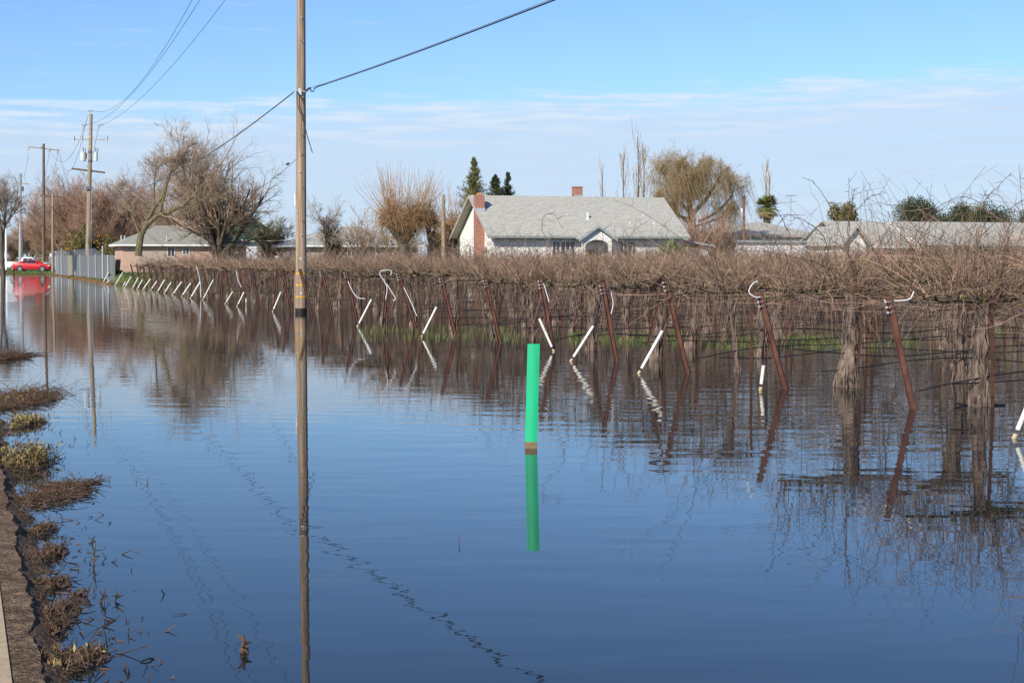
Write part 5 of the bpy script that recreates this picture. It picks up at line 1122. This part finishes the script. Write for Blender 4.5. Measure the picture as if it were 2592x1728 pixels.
# right hand house: long gabled roof with a cross gable at its left
A_ = at(2160, 617, 139.); S0, T0 = st(A_); Oh = pos(S0, T0); gz = .4; ez_ = A_[2]
rz_ = CAMH + (HZ - 566) * 149 / F; e = thing('ranch_house', H(Oh, 10, 4, gz), 'long white ranch house with pale roof at the right edge', 'house', 'houses beyond the vineyard')
mb = MB(); LW, DW = 26., 9.
gab = [(0, gz - .6), (0, ez_ - .05), (DW / 2, rz_ - .15), (DW, ez_ - .05), (DW, gz - .6)]
mb.prism([H(Oh, 0, b, z) for b, z in gab], ND * .15); mb.prism([H(Oh, LW, b, z) for b, z in gab], ND * .15); mb.box(H(Oh, .15, 0, gz - .6), ND * (LW - .15), RD * .15, UP * (ez_ + .5 - gz)); mb.obj('wall', M['siding2'], e)
mb = MB(); sl_ = (rz_ - ez_) / (DW / 2)
for f in (lambda b: b, lambda b: DW - b): plate(mb, [H(Oh, -.5, f(-.6), ez_ - sl_ * .6 + .1), H(Oh, LW + .5, f(-.6), ez_ - sl_ * .6 + .1), H(Oh, LW + .5, f(DW / 2), rz_ + .1), H(Oh, -.5, f(DW / 2), rz_ + .1)], .1)
rf = mb.obj('roof', M['roof_pale'], e); mb = MB(); mb.box(H(Oh, -.5, -.7, ez_ - sl_ * .6 - .12), ND * (LW + 1), RD * .1, UP * .2); mb.obj('fascia', M['trim'], rf)
# cross gable (front facing) at the left end
gx0, gx1 = -2.1, .45; gxm = -.82; gtop = CAMH + (HZ - 571) * 137.5 / F
mb = MB(); mb.prism([H(Oh, gx0 + .2, -1.6, gz - .5), H(Oh, gx1 - .2, -1.6, gz - .5), H(Oh, gx1 - .2, -1.6, ez_ - .1), H(Oh, gxm, -1.6, gtop - .2), H(Oh, gx0 + .2, -1.6, ez_ - .1)], RD * 6); mb.obj('gable_wall', M['siding'], e)
mb = MB()
for xe in (gx0 - .25, gx1 + .25): plate(mb, [H(Oh, gxm, -2.0, gtop), H(Oh, xe, -2.0, ez_ - .18), H(Oh, xe, 4.6, ez_ - .18), H(Oh, gxm, 4.6, gtop)], .1)
rg = mb.obj('gable_roof', M['roof_grey'], e); mb = MB()
for xe in (gx0 - .25, gx1 + .25): mb.prism([H(Oh, gxm, -2.05, gtop - .2), H(Oh, xe, -2.05, ez_ - .38), H(Oh, xe, -2.05, ez_ - .16), H(Oh, gxm, -2.05, gtop + .02)], RD * .045)
mb.obj('barge_board', M['soffit'], rg)
# diagonal white rake where the next roof section steps forward
xr = (at(2292, 575, 142.) - Oh) @ ND; mb = MB()
plate(mb, [H(Oh, xr, -.9, ez_ - sl_ * .9 + .26), H(Oh, LW + .5, -.9, ez_ - sl_ * .9 + .26), H(Oh, LW + .5, DW / 2 - .5, rz_ - sl_ * .5 + .24), H(Oh, xr, DW / 2 - .5, rz_ - sl_ * .5 + .24)], .1); mb.obj('forward_roof', M['roof_pale'], e)
mb = MB(); mb.prism([H(Oh, xr - .05, -.95, ez_ - sl_ * .95 + .0), H(Oh, xr - .05, DW / 2 - .5, rz_ - sl_ * .5 + .1), H(Oh, xr - .05, DW / 2 - .5, rz_ - sl_ * .5 + .27), H(Oh, xr - .05, -.95, ez_ - sl_ * .95 + .30)], ND * .3); mb.obj('rake_board', M['trim'], e)
for a in (5.5, 9.5, 14.):
    window(Oh, a, a + 1.6, 1.7, 2.7, e)
# small pole and antenna beside the palm
b = ground_at(1883, 150, .5); mb = MB(); mb.tube([b, at(1883, 496, 150)], [.14, .11], 8); e = thing('service_pole', b, 'short reddish pole with a meter box left of the palm', 'utility pole', 'utility poles along the road'); mb.obj('shaft', mat('red_pole', (.24, .12, .08), .8), e)
mb = MB(); mb.cbox(at(1877, 533, 149.8), (.18, 0, 0), (0, .1, 0), (0, 0, .4)); mb.obj('meter_box', M['trim'], e); mb = MB(); mb.tube([at(1872, 515, 150), at(1892, 516, 150)], .03, 5); mb.obj('crossarm', M['wood2'], e)
b = at(2002, 565, 160); e = thing('antenna', b, 'thin television antenna above the low white house', 'antenna'); mb = MB(); mb.tube([b, at(2002, 494, 160)], .02, 5); mb.obj('mast', M['line'], e)
mb = MB(); mb.tube([at(1989, 495, 160), at(2015, 495, 160)], .03, 5)
for x in (1992, 1997, 2003, 2009): mb.tube([at(x, 495, 159.6), at(x + 1.5, 495, 160.4)], .018, 4)
mb.tube([at(1968, 515, 160), at(2014, 510, 160)], .018, 4); mb.obj('aerial', M['line'], e)

# ------------------------------------------------------------------ grey fence
e = thing('metal_fence', pos(160, 11, .1), 'grey slatted metal fence with angled barbed wire arms', 'fence'); F0 = onz(263, 714); F1 = onz(146, 697); s0_, t0_ = st(F0); s1_, t1_ = st(F1)
corr = bpy.data.materials.new('fence_slats'); corr.use_nodes = True; t = corr.node_tree; b = t.nodes['Principled BSDF']; b.inputs['Roughness'].default_value = .55
tcn = t.nodes.new('ShaderNodeTexCoord'); mp = t.nodes.new('ShaderNodeMapping'); mp.inputs['Scale'].default_value = (1, 1, .02); nz_ = t.nodes.new('ShaderNodeTexNoise'); nz_.inputs['Scale'].default_value = 1.4; nz_.inputs['Detail'].default_value = 8
t.links.new(tcn.outputs['Object'], mp.inputs[0]); t.links.new(mp.outputs[0], nz_.inputs['Vector']); rp = t.nodes.new('ShaderNodeValToRGB'); rp.color_ramp.elements[0].position = .35; rp.color_ramp.elements[1].position = .68
rp.color_ramp.elements[0].color = (.14, .145, .145, 1); rp.color_ramp.elements[1].color = (.23, .23, .215, 1); t.links.new(nz_.outputs['Fac'], rp.inputs[0]); t.links.new(rp.outputs[0], b.inputs['Base Color'])
def fpt(px): k = (px - CX) / F; A = F0; D_ = F1 - F0; u = (k * A[1] - A[0]) / (D_[0] - k * D_[1]); return A + D_ * u
fh = CAMH + (HZ - 645) * 150 / F
pxs = [277, 263.5, 245, 227, 206, 192.5, 176, 158.5, 150, 145]
tops = {277: 645, 263.5: 623, 192.5: 630, 158.5: 628, 145: 636}
tan_ = mat('tan_panel', (.33, .29, .20), .7)
for a_, b_2 in zip(pxs[:-1], pxs[1:]):
    A = fpt(a_); B = fpt(b_2); mb = MB(); n_ = max(4, int(np.linalg.norm(B - A) / .3)); n_ = min(n_, 60); hA = fh * .98
    U = np.linspace(0, 1, 2 * n_ + 1); front = [A + (B - A) * u + np.array([-ND[0], -ND[1], 0]) * (.012 if q % 2 else 0.) for q, u in enumerate(U)]
    Vt = [p_ + UP * .12 for p_ in front] + [p_ + UP * hA for p_ in front]; m_ = len(front); mb.add(Vt, [(q, q + 1, m_ + q + 1, m_ + q) for q in range(m_ - 1)])
    bk = [p_ + ND * .03 for p_ in Vt]; mb.add(bk, [(q + 1, q, m_ + q, m_ + q + 1) for q in range(m_ - 1)]); mb.obj('slat_panel', tan_ if a_ == 192.5 else corr, e)
for px in pxs:
    A = fpt(px) - ND * .07; zt = CAMH + (HZ - tops[px]) * A[1] / F if px in tops else fh + .05; mb = MB(); mb.tube([A - UP * .1, np.array([A[0], A[1], zt])], .06 if px in tops else .04, 8); mb.obj('fence_post', M['galv'], e)
for u in np.linspace(.03, .97, 24):
    A = F0 + (F1 - F0) * u; mb = MB(); c = np.array([A[0], A[1], fh - .02]); mb.tube([c, c - ND * .55 + UP * .45], .028, 5); mb.obj('barbed_wire_arm', M['galv'], e)
mb = MB()
for q in (.35, .68, 1.): mb.tube([np.array([F0[0], F0[1], fh]) + (-ND * .55 + UP * .45) * q, np.array([F1[0], F1[1], fh]) + (-ND * .55 + UP * .45) * q], .008, 4)
mb.obj('barbed_wire', M['galv'], e)
mb = MB(); A = fpt(277) + RD * 0; mb.box(A - UP * .0, ND * .45, RD * .05, UP * fh * .96); mb.obj('end_panel', corr, e)

# ------------------------------------------------------------------ vehicles
def car_frame(Yc, px_left, px_right, py_ground, gz):
    A = at(px_left, py_ground, Yc); A[2] = gz; B = at(px_right, py_ground, Yc); B[2] = gz; return A, B
# red coupe, rear at the left, seen from its right side... built in local x (length) y (width) z
def mk(parts_fn, name, loc, L, label, cat, rot=0.):
    e = thing(name, loc, label, cat); e.rotation_euler = (0, 0, rot); e['_o'] = [0., 0., 0.]; parts_fn(e); return e
def loft(mb, secs, mat=0, close=True):      # secs: list of (x, [(y,z)...]) rings
    n = len(secs[0][1]); Vv = [np.array([x, y, z]) for x, r in secs for (y, z) in r]; k = len(secs)
    fc = [(i * n + j, i * n + (j + 1) % n, (i + 1) * n + (j + 1) % n, (i + 1) * n + j) for i in range(k - 1) for j in range(n)]
    fc += [tuple(range(n))[::-1], tuple((k - 1) * n + j for j in range(n))]; mb.add(Vv, fc, mat)
def wheel(e, x, y, r, dark, rim):
    mb = MB(); sg = -1 if y < 0 else 1; P = np.array([[(x, y - .11 * sg, r), (x, y - .09 * sg, r), (x, y + .09 * sg, r), (x, y + .11 * sg, r)]]); mb.tubes(P, np.array([[r * .93, r, r, r * .93]]), 24, True); t_ = mb.obj('wheel', dark, e)
    mb = MB(); mb.tube([(x, y + .112 * sg, r), (x, y + .118 * sg, r)], r * .16, 12)
    for q in range(5):
        a = q * 1.2566 + .3; d_ = np.array([math.cos(a), 0, math.sin(a)]); s_ = np.array([-math.sin(a), 0, math.cos(a)])
        for off in (-.05, .05): mb.box(np.array([x, y + .112 * sg, r]) + s_ * off - s_ * .016, d_ * r * .66, s_ * .032, np.array([0, .012 * sg, 0]))
    ring = 20
    Vr = []; 
    for rad in (r * .62, r * .70):
        for q in range(ring): a = q * 6.2832 / ring; Vr.append((x + rad * math.cos(a), y + .115 * sg, r + rad * math.sin(a)))
    mb.add(Vr, [(q, (q + 1) % ring, ring + (q + 1) % ring, ring + q) for q in range(ring)]); mb.obj('rim', rim, t_)
def coupe(e):
    red = mat('red_paint', (.62, .012, .02), .28, spec=.6); L = 4.65; gl = mat('car_glass', (.02, .025, .03), .08, spec=.7); blk = mat('black_trim', (.02, .02, .02), .6); rim = mat('alloy', (.55, .55, .56), .35, metal=.7); tyre = mat('tyre', (.025, .025, .025), .85)
    xs = [0, .06, .18, .5, .95, 1.4, 2.0, 2.7, 3.2, 3.7, 4.2, 4.5, 4.62, 4.68]; hw = [.72, .80, .86, .90, .92, .93, .92, .92, .92, .91, .88, .80, .70, .60]
    top = [.80, .90, .98, 1.00, 1.00, .99, .97, .96, .95, .92, .84, .74, .64, .56]; bot = [.45, .36, .30, .28, .26, .25, .24, .24, .24, .25, .26, .28, .32, .38]
    mb = MB(); secs = []
    for x, w_, z1, z0 in zip(xs, hw, top, bot): secs.append((x, [(-w_ * .92, z0), (w_ * .92, z0), (w_, z0 + .16), (w_ * 1.0, z0 + (z1 - z0) * .62), (w_ * .93, z1 - .04), (w_ * .78, z1), (-w_ * .78, z1), (-w_ * .93, z1 - .04), (-w_, z0 + (z1 - z0) * .62), (-w_, z0 + .16)]))
    loft(mb, secs); b_o = mb.obj('body', red, e, True)
    mb = MB(); cx_ = [.22, .75, 1.35, 1.85, 2.25, 2.65, 3.10, 3.6]; cz_ = [.98, 1.13, 1.30, 1.39, 1.41, 1.36, 1.18, .94]; cw_ = [.60, .66, .68, .68, .67, .66, .68, .72]
    loft(mb, [(x, [(-.80, .93), (.80, .93), (w_, z - .05), (w_ * .8, z), (-w_ * .8, z), (-w_, z - .05)]) for x, z, w_ in zip(cx_, cz_, cw_)]); mb.obj('cabin', red, e, True)
    for sg in (-1, 1):
        y0, y1 = .805 * sg, .70 * sg
        mb = MB(); mb.add([(1.10, y0, 1.04), (1.72, y0, .99), (1.76, y1, 1.34), (1.5, y1, 1.29)], [(0, 1, 2, 3)]); mb.add([(1.78, y0, .98), (3.14, y0, .96), (2.66, y1, 1.32), (1.82, y1, 1.35)], [(0, 1, 2, 3)]); mb.v = [a + np.array([0, .015 * sg, 0]) for a in mb.v]; mb.obj('side_window', gl, e)
        mb = MB(); mb.cbox((2.95, .93 * sg, 1.03), (.18, 0, 0), (0, .14, 0), (0, 0, .12)); mb.obj('mirror', red, e)
        mb = MB(); mb.cbox((4.42, .76 * sg, .70), (.30, 0, 0), (0, .12, 0), (0, 0, .09)); mb.obj('headlight', mat('lens_%s' % ('a' if sg < 0 else 'b'), (.75, .75, .75), .2), e)
        mb = MB(); mb.cbox((.12, .80 * sg, .84), (.34, 0, -.02), (0, .12, 0), (0, 0, .12)); mb.obj('tail_light', mat('tail_%s' % ('a' if sg < 0 else 'b'), (.65, .12, .12), .2), e)
        for x in (.92, 3.68):
            mb = MB(); P = np.array([[(x, sg * .78, .33), (x, sg * .938, .33)]]); mb.tubes(P, np.array([[.40, .40]]), 24, True); mb.obj('wheel_arch', blk, e); wheel(e, x, .86 * sg, .33, tyre, rim)
    mb = MB(); mb.box((.2, -.9, .20), (4.2, 0, 0), (0, 1.8, 0), (0, 0, .10)); mb.obj('sill', blk, e); mb = MB(); mb.box((.0, -.7, .33), (.10, 0, 0), (0, 1.4, 0), (0, 0, .15)); mb.obj('rear_diffuser', blk, e)
    mb = MB(); mb.box((.02, -.66, 1.08), (.26, 0, .03), (0, 1.32, 0), (0, 0, .03)); mb.box((.15, -.6, .95), (.06, 0, 0), (0, .05, 0), (0, 0, .14)); mb.box((.15, .55, .95), (.06, 0, 0), (0, .05, 0), (0, 0, .14)); mb.obj('spoiler', red, e)
    mb = MB(); mb.box((2.0, -.938, .4), (.012, 0, 0), (0, .01, 0), (0, 0, .55)); mb.box((3.1, -.938, .4), (.012, 0, 0), (0, .01, 0), (0, 0, .5)); mb.obj('door_seam', blk, e)
Yc = 206.; pA = at(36, 684, Yc); pA[2] = .24; mk(coupe, 'coupe', pA, 4.68, 'shiny red two door coupe parked on the grass bank', 'car', .05).scale = (1.02, 1.02, 1.08)
def pickup(e):
    wh = mat('white_paint', (.78, .78, .76), .35, spec=.5); gl = mat('truck_glass', (.03, .035, .04), .1, spec=.7); blk = mat('black_truck', (.02, .02, .02), .6); rim = mat('truck_rim', (.5, .5, .5), .4, metal=.6); tyre = mat('truck_tyre', (.025, .025, .025), .85)
    mb = MB(); loft(mb, [(x, [(-w_, z0), (w_, z0), (w_, z1 - .06), (w_ * .93, z1), (-w_ * .93, z1), (-w_, z1 - .06)]) for x, w_, z0, z1 in ((0, .92, .62, 1.22), (.05, .96, .52, 1.26), (2.1, .98, .45, 1.26), (3.9, .98, .45, 1.22), (4.1, .98, .45, 1.20), (5.2, .96, .48, 1.12), (5.5, .90, .55, 1.02), (5.55, .8, .6, .9))]); mb.obj('body', wh, e)
    mb = MB(); loft(mb, [(x, [(-.93, 1.18), (.93, 1.18), (w_, z), (w_ * .85, z + .05), (-w_ * .85, z + .05), (-w_, z)]) for x, w_, z in ((2.12, .8, 1.35), (2.25, .76, 1.78), (3.4, .76, 1.80), (3.6, .78, 1.72), (4.15, .86, 1.25))]); mb.obj('cab', wh, e)
    for sg in (-1, 1):
        mb = MB(); mb.add([(2.4, .90 * sg, 1.32), (3.02, .90 * sg, 1.32), (3.02, .79 * sg, 1.72), (2.45, .79 * sg, 1.72)], [(0, 1, 2, 3)]); mb.add([(3.1, .90 * sg, 1.32), (3.95, .91 * sg, 1.30), (3.55, .80 * sg, 1.70), (3.1, .79 * sg, 1.72)], [(0, 1, 2, 3)]); mb.v = [a + np.array([0, .02 * sg, 0]) for a in mb.v]; mb.obj('side_window', gl, e)
        mb = MB(); mb.cbox((.05, .88 * sg, 1.0), (.12, 0, 0), (0, .16, 0), (0, 0, .34)); mb.obj('tail_light', mat('truck_tail_%s' % ('a' if sg < 0 else 'b'), (.5, .06, .05), .3), e)
        for x in (1.1, 4.6): wheel(e, x, .88 * sg, .38, tyre, rim)
    mb = MB(); mb.box((-.1, -.9, .55), (.16, 0, 0), (0, 1.8, 0), (0, 0, .16)); mb.obj('bumper', rim, e)
    mb = MB(); mb.cbox((2.9, 0, 1.90), (.35, 0, 0), (0, 1.0, 0), (0, 0, .12)); mb.obj('roof_light_bar', mat('blue_grey_bar', (.12, .16, .26), .5), e)
pA = at(16, 676, 213.); pA[2] = .22; mk(pickup, 'pickup', pA, 5.5, 'white pickup truck parked behind the red coupe', 'pickup truck', .03)
# mailbox, hydrant like post, distant posts
b = onz(2, 692); q = lambda x, y: at(x, y, b[1]); e = thing('letter_box', b, 'white box on a post cut by the left photo edge', 'letter box'); mb = MB(); mb.cbox(q(2.5, 672), (.55, 0, 0), (0, .5, 0), (0, 0, .85)); mb.tube([q(2, 663), q(2, 661)], .12, 8); mb.obj('box', M['trim'], e); mb = MB(); mb.tube([b, q(1.5, 678)], .07, 6); mb.obj('post', mat('teal_post', (.10, .32, .36), .6), e)
b = onz(35, 697); mb = MB(); mb.tubes(np.array([[b - UP * .1, b, b + UP * .1, b + UP * .5, b + UP * .55, b + UP * .75, b + UP * .82]]), np.array([[.12, .12, .09, .085, .12, .10, .03]]), 10, True); e = thing('hydrant', b, 'dark red hydrant like post in the water before the red car', 'hydrant'); mb.obj('barrel', mat('dark_red', (.12, .02, .015), .6), e)
mb = MB(); mb.tube([b + UP * .6 - np.array([.17, 0, 0]), b + UP * .6 + np.array([.17, 0, 0])], .05, 8); mb.obj('nozzle', mat('dark_red2', (.11, .02, .015), .6), e)
# chain link stretch beyond the fence
e = thing('gate_fence', ground_at(139, 212, .3), 'short stretch of pale gate posts left of the grey fence', 'fence')
for x in (125, 129, 136, 140, 143):
    b = ground_at(x, 214, .2); mb = MB(); mb.tube([b, at(x, 644 + (x % 3) * 3, 214)], .045, 6); mb.obj('gate_post', M['galv'], e)
mb = MB(); mb.tube([at(125, 650, 214), at(143, 650, 214)], .03, 5); mb.tube([at(125, 668, 214), at(143, 668, 214)], .03, 5); mb.obj('rail', M['galv'], e)

# ------------------------------------------------------------------ grass and shore growth
# strips of green grass between the flooded rows
pts = []
def patch(x0, x1, y0, y1, n):
    for _ in range(n):
        x = rng.uniform(x0, x1); y = rng.uniform(y0, y1); p = onz(x, y); k = .30 + 1.2 * hnoise(p[0], p[1], .8) + .6 * hnoise(p[0], p[1], 5.)
        if k > rng.random() * 1.0: pts.append(p - UP * .02)
patch(1440, 1740, 842, 872, 4200); patch(1740, 2110, 850, 880, 3800); patch(2050, 2330, 862, 885, 1300); patch(900, 1300, 828, 862, 1500); patch(1270, 1420, 850, 868, 500); patch(2480, 2592, 800, 850, 500); patch(2290, 2592, 835, 930, 350); patch(1600, 2400, 812, 845, 1200)
mb = MB(); mb.blades(np.array(pts), .17, .5, .010); o = mb.obj('grass', M['grass']); tag(o, 'bright green grass poking through the water under the vines', 'grass', kind='stuff')
# far field grass
n = 26000; s_ = rng.uniform(112, 175, n); t_ = 10.8 + rng.random(n) ** 1.6 * 70; P = np.array([pos(a, b, HT(a, b) - .02) for a, b in zip(s_, t_)]); mb = MB(); mb.blades(P, .28, .6, .05); o = mb.obj('field_grass', mat('field_blade', (.13, .15, .05), .85, island=.5)); tag(o, 'green grass on the dry ground beyond the vine rows', 'grass', kind='stuff')
n = 7000; s_ = rng.uniform(122, 192, n); t_ = 10.85 - np.abs(rng.normal(0, .22, n)); P = np.array([pos(a, b, max(HT(a, b), 0) - .03) for a, b in zip(s_, t_)]); mb = MB(); mb.blades(P, .20, .9, .03); o = mb.obj('bank_grass', M['drygrass']); tag(o, 'dry brown grass along the foot of the grey fence', 'grass', kind='stuff')
n = 16000; s_ = rng.uniform(196, 232, n); t_ = rng.uniform(-6, 11, n); P = np.array([pos(a, b, HT(a, b) - .02) for a, b in zip(s_, t_)]); mb = MB(); mb.blades(P, .15, .6, .06); o = mb.obj('lawn_grass', mat('lawn', (.13, .165, .045), .8, island=.4)); tag(o, 'short green grass bank under the parked vehicles', 'grass', kind='stuff')
# shore clumps
for (px, py, hw, hh, kd, lb), (c, r) in zip(CLUMPS, cl_w):
    e = thing('weed_clump', c, lb, 'weeds', 'weed and debris clumps on the shore'); dm = MB(); dep = max(r * 1.6, .10) * (1 + .06 * c[1])
    lobe = rng.normal(0, .38, (7, 2)); lw = rng.uniform(.22, .42, 7)
    def pt(n, f=1.):
        li = rng.integers(0, 7, n); a = lobe[li] * [1, .8] + rng.normal(0, 1, (n, 2)) * lw[li][:, None] * f * .7; x = c[0] + a[:, 0] * r; y = c[1] + a[:, 1] * dep; return np.stack([x, y, np.zeros(n)], 1)
    n = int(150 + 900 * r) if kd != 'reeds' else int(260 + 700 * r)
    s0 = pt(n); s0[:, 2] = rng.uniform(-.01, .03, n)
    if kd == 'reeds': dr = np.stack([rng.normal(1, .5, n) * rng.choice([-1, 1], n), rng.normal(0, .6, n), rng.uniform(-.02, .25, n)], 1); Ls = rng.uniform(.08, .45, n) * min(1, r * 2.2 + .3) * (.5 if hh < .12 else 1)
    else: dr = np.stack([rng.normal(0, 1, n), rng.normal(0, 1, n), rng.uniform(.0, .9, n)], 1); Ls = rng.uniform(.012, .06, n) * (1 + hh * 3)
    P = curves(s0, dr, Ls, 5, rng.normal(0, .15, (n, 3)), .10); P[:, :, 2] = np.maximum(P[:, :, 2], -.01); dm.tubes(P, np.linspace(.0042, .0018, 5)[None] * rng.uniform(.6, 1.5, (n, 1)), 3)
    m_ = int(n * .45); s0 = pt(m_, .9); P = curves(s0, np.stack([rng.normal(0, .35, m_), rng.normal(0, .35, m_), np.ones(m_)], 1), rng.uniform(.25, 1., m_) * hh, 5, rng.normal(0, .2, (m_, 3)), .10); dm.tubes(P, np.linspace(.003, .0014, 5)[None], 3)
    tipp = P[:, 2:].reshape(-1, 3); dm.quad_cloud(tipp[rng.integers(0, len(tipp), m_)], .022, .5); dm.obj('dead_stems', M['debris'], e)
    if kd == 'weed' or hw > 100:
        m_ = int((2000 if kd == 'weed' else 220) * (r + .12)); lf = MB(); cc = pt(m_, .75); cc[:, 2] = rng.uniform(.0, 1, m_) ** 1.2 * hh * .85; lf.quad_cloud(cc, .038, .42, updir=(0, 0, .8)); 
        bl = pt(m_ // 2, .8); lf.blades(bl[:len(bl) // 2], hh * .8, 1.0, .006); lf.obj('leaves', M['weed'], e)
    mbm = MB(); k_ = 14; lump = pt(k_ * 4, .6)
    for q in lump:
        rr = rng.uniform(.012, .035); mbm.tube([q - UP * .01, q + UP * rr * .3, q + UP * rr * .7], [rr * 1.6, rr * 1.3, rr * .3], 6)
    mbm.obj('mud_lumps', M['mud'], e)
# fringe of scattered bits between road and water
pts = []
n = 1100; s_ = 5 + 20 * rng.random(n) ** 1.3; t_ = .40 + np.abs(rng.normal(0, .22, n)) * (1 + (s_ - 6) * .035)
P0 = np.array([pos(a, b, max(HT(a, b), 0)) for a, b in zip(s_, t_)]); mb = MB()
P = curves(P0, np.stack([rng.normal(0, 1, n), rng.normal(0, 1, n), rng.uniform(.0, .7, n)], 1), rng.uniform(.015, .09, n), 4, rng.normal(0, .2, (n, 3)), .12); mb.tubes(P, np.linspace(.004, .0018, 4)[None] * rng.uniform(.5, 1.6, (n, 1)), 3)
o = mb.obj('shore_debris', M['debris']); tag(o, 'scattered dead stems and mud bits along the asphalt edge', 'debris', kind='stuff')
# single twigs standing in the water
TW = [([(235, 1432), (238, 1415), (240, 1395), (243, 1374)], 'tall forked twig with a dark foot beside the turf tufts', 1), ([(288, 1520), (297, 1505), (309, 1495)], 'stubby dark twig leaning right near the shore', 1), ([(247, 1525), (262, 1510), (268, 1498)], 'thin crossed twig left of the stubby one', 1),
      ([(322, 1600), (326, 1585), (323, 1568)], 'small curved twig out from the nearest turf', 0), ([(357, 1598), (357, 1586)], 'tiny dark twig tip farthest out near the bottom', 0), ([(375, 1221), (373, 1213), (378, 1204)], 'small dark hooked twig alone in the water', 0),
      ([(346, 1221), (345, 1212)], 'tiny stub left of the small hooked twig', 0), ([(231, 1232), (232, 1220), (228, 1208)], 'small bare twig above the root mass tip', 1), ([(199, 1440), (199, 1425)], 'short upright twig left of the tall forked one', 0),
      ([(614, 1650), (616, 1632), (617, 1606)], 'stout brown stub standing alone at the photo bottom', 2), ([(1161, 1378), (1163, 1368), (1159, 1354)], 'fine bare twig alone in the middle of the water', 0), ([(527, 1136), (526, 1128)], 'tiny dark tip alone in the blue water', 0),
      ([(268, 1573), (263, 1560)], 'thin twig lying between the turf and the crossed twigs', 0)]
for pts_, lb, kd in TW:
    b = onz(*pts_[0]); Y = b[1]; P = np.array([at(x, y, Y) for x, y in pts_]); P[0][2] = -.02; cv = bez(P, 8); r = {0: .0035, 1: .006, 2: .016}[kd]; mb = MB(); mb.tube(cv, np.linspace(r, r * .4, 8) * (1 if kd != 2 else np.array([1.2, 1, 1.3, 1, .9, 1.1, .9, 1.2])), 6)
    for q in range(3 if kd == 0 else 9):
        a = int(rng.integers(1, 6)); d_ = norm(rng.normal(0, 1, 3) + np.array([0, 0, .2])); L = rng.uniform(.3, .8) * (.03 if kd == 0 else .07); mb.tube([cv[a], cv[a] + d_ * L], [r * .6, r * .25], 4)
    o = mb.obj('twig', M['debris'], origin=b); tag(o, lb, 'twig', 'twigs standing in the water')

# ------------------------------------------------------------------ tidy helper properties
for o in bpy.data.objects:
    if '_o' in o: del o['_o']
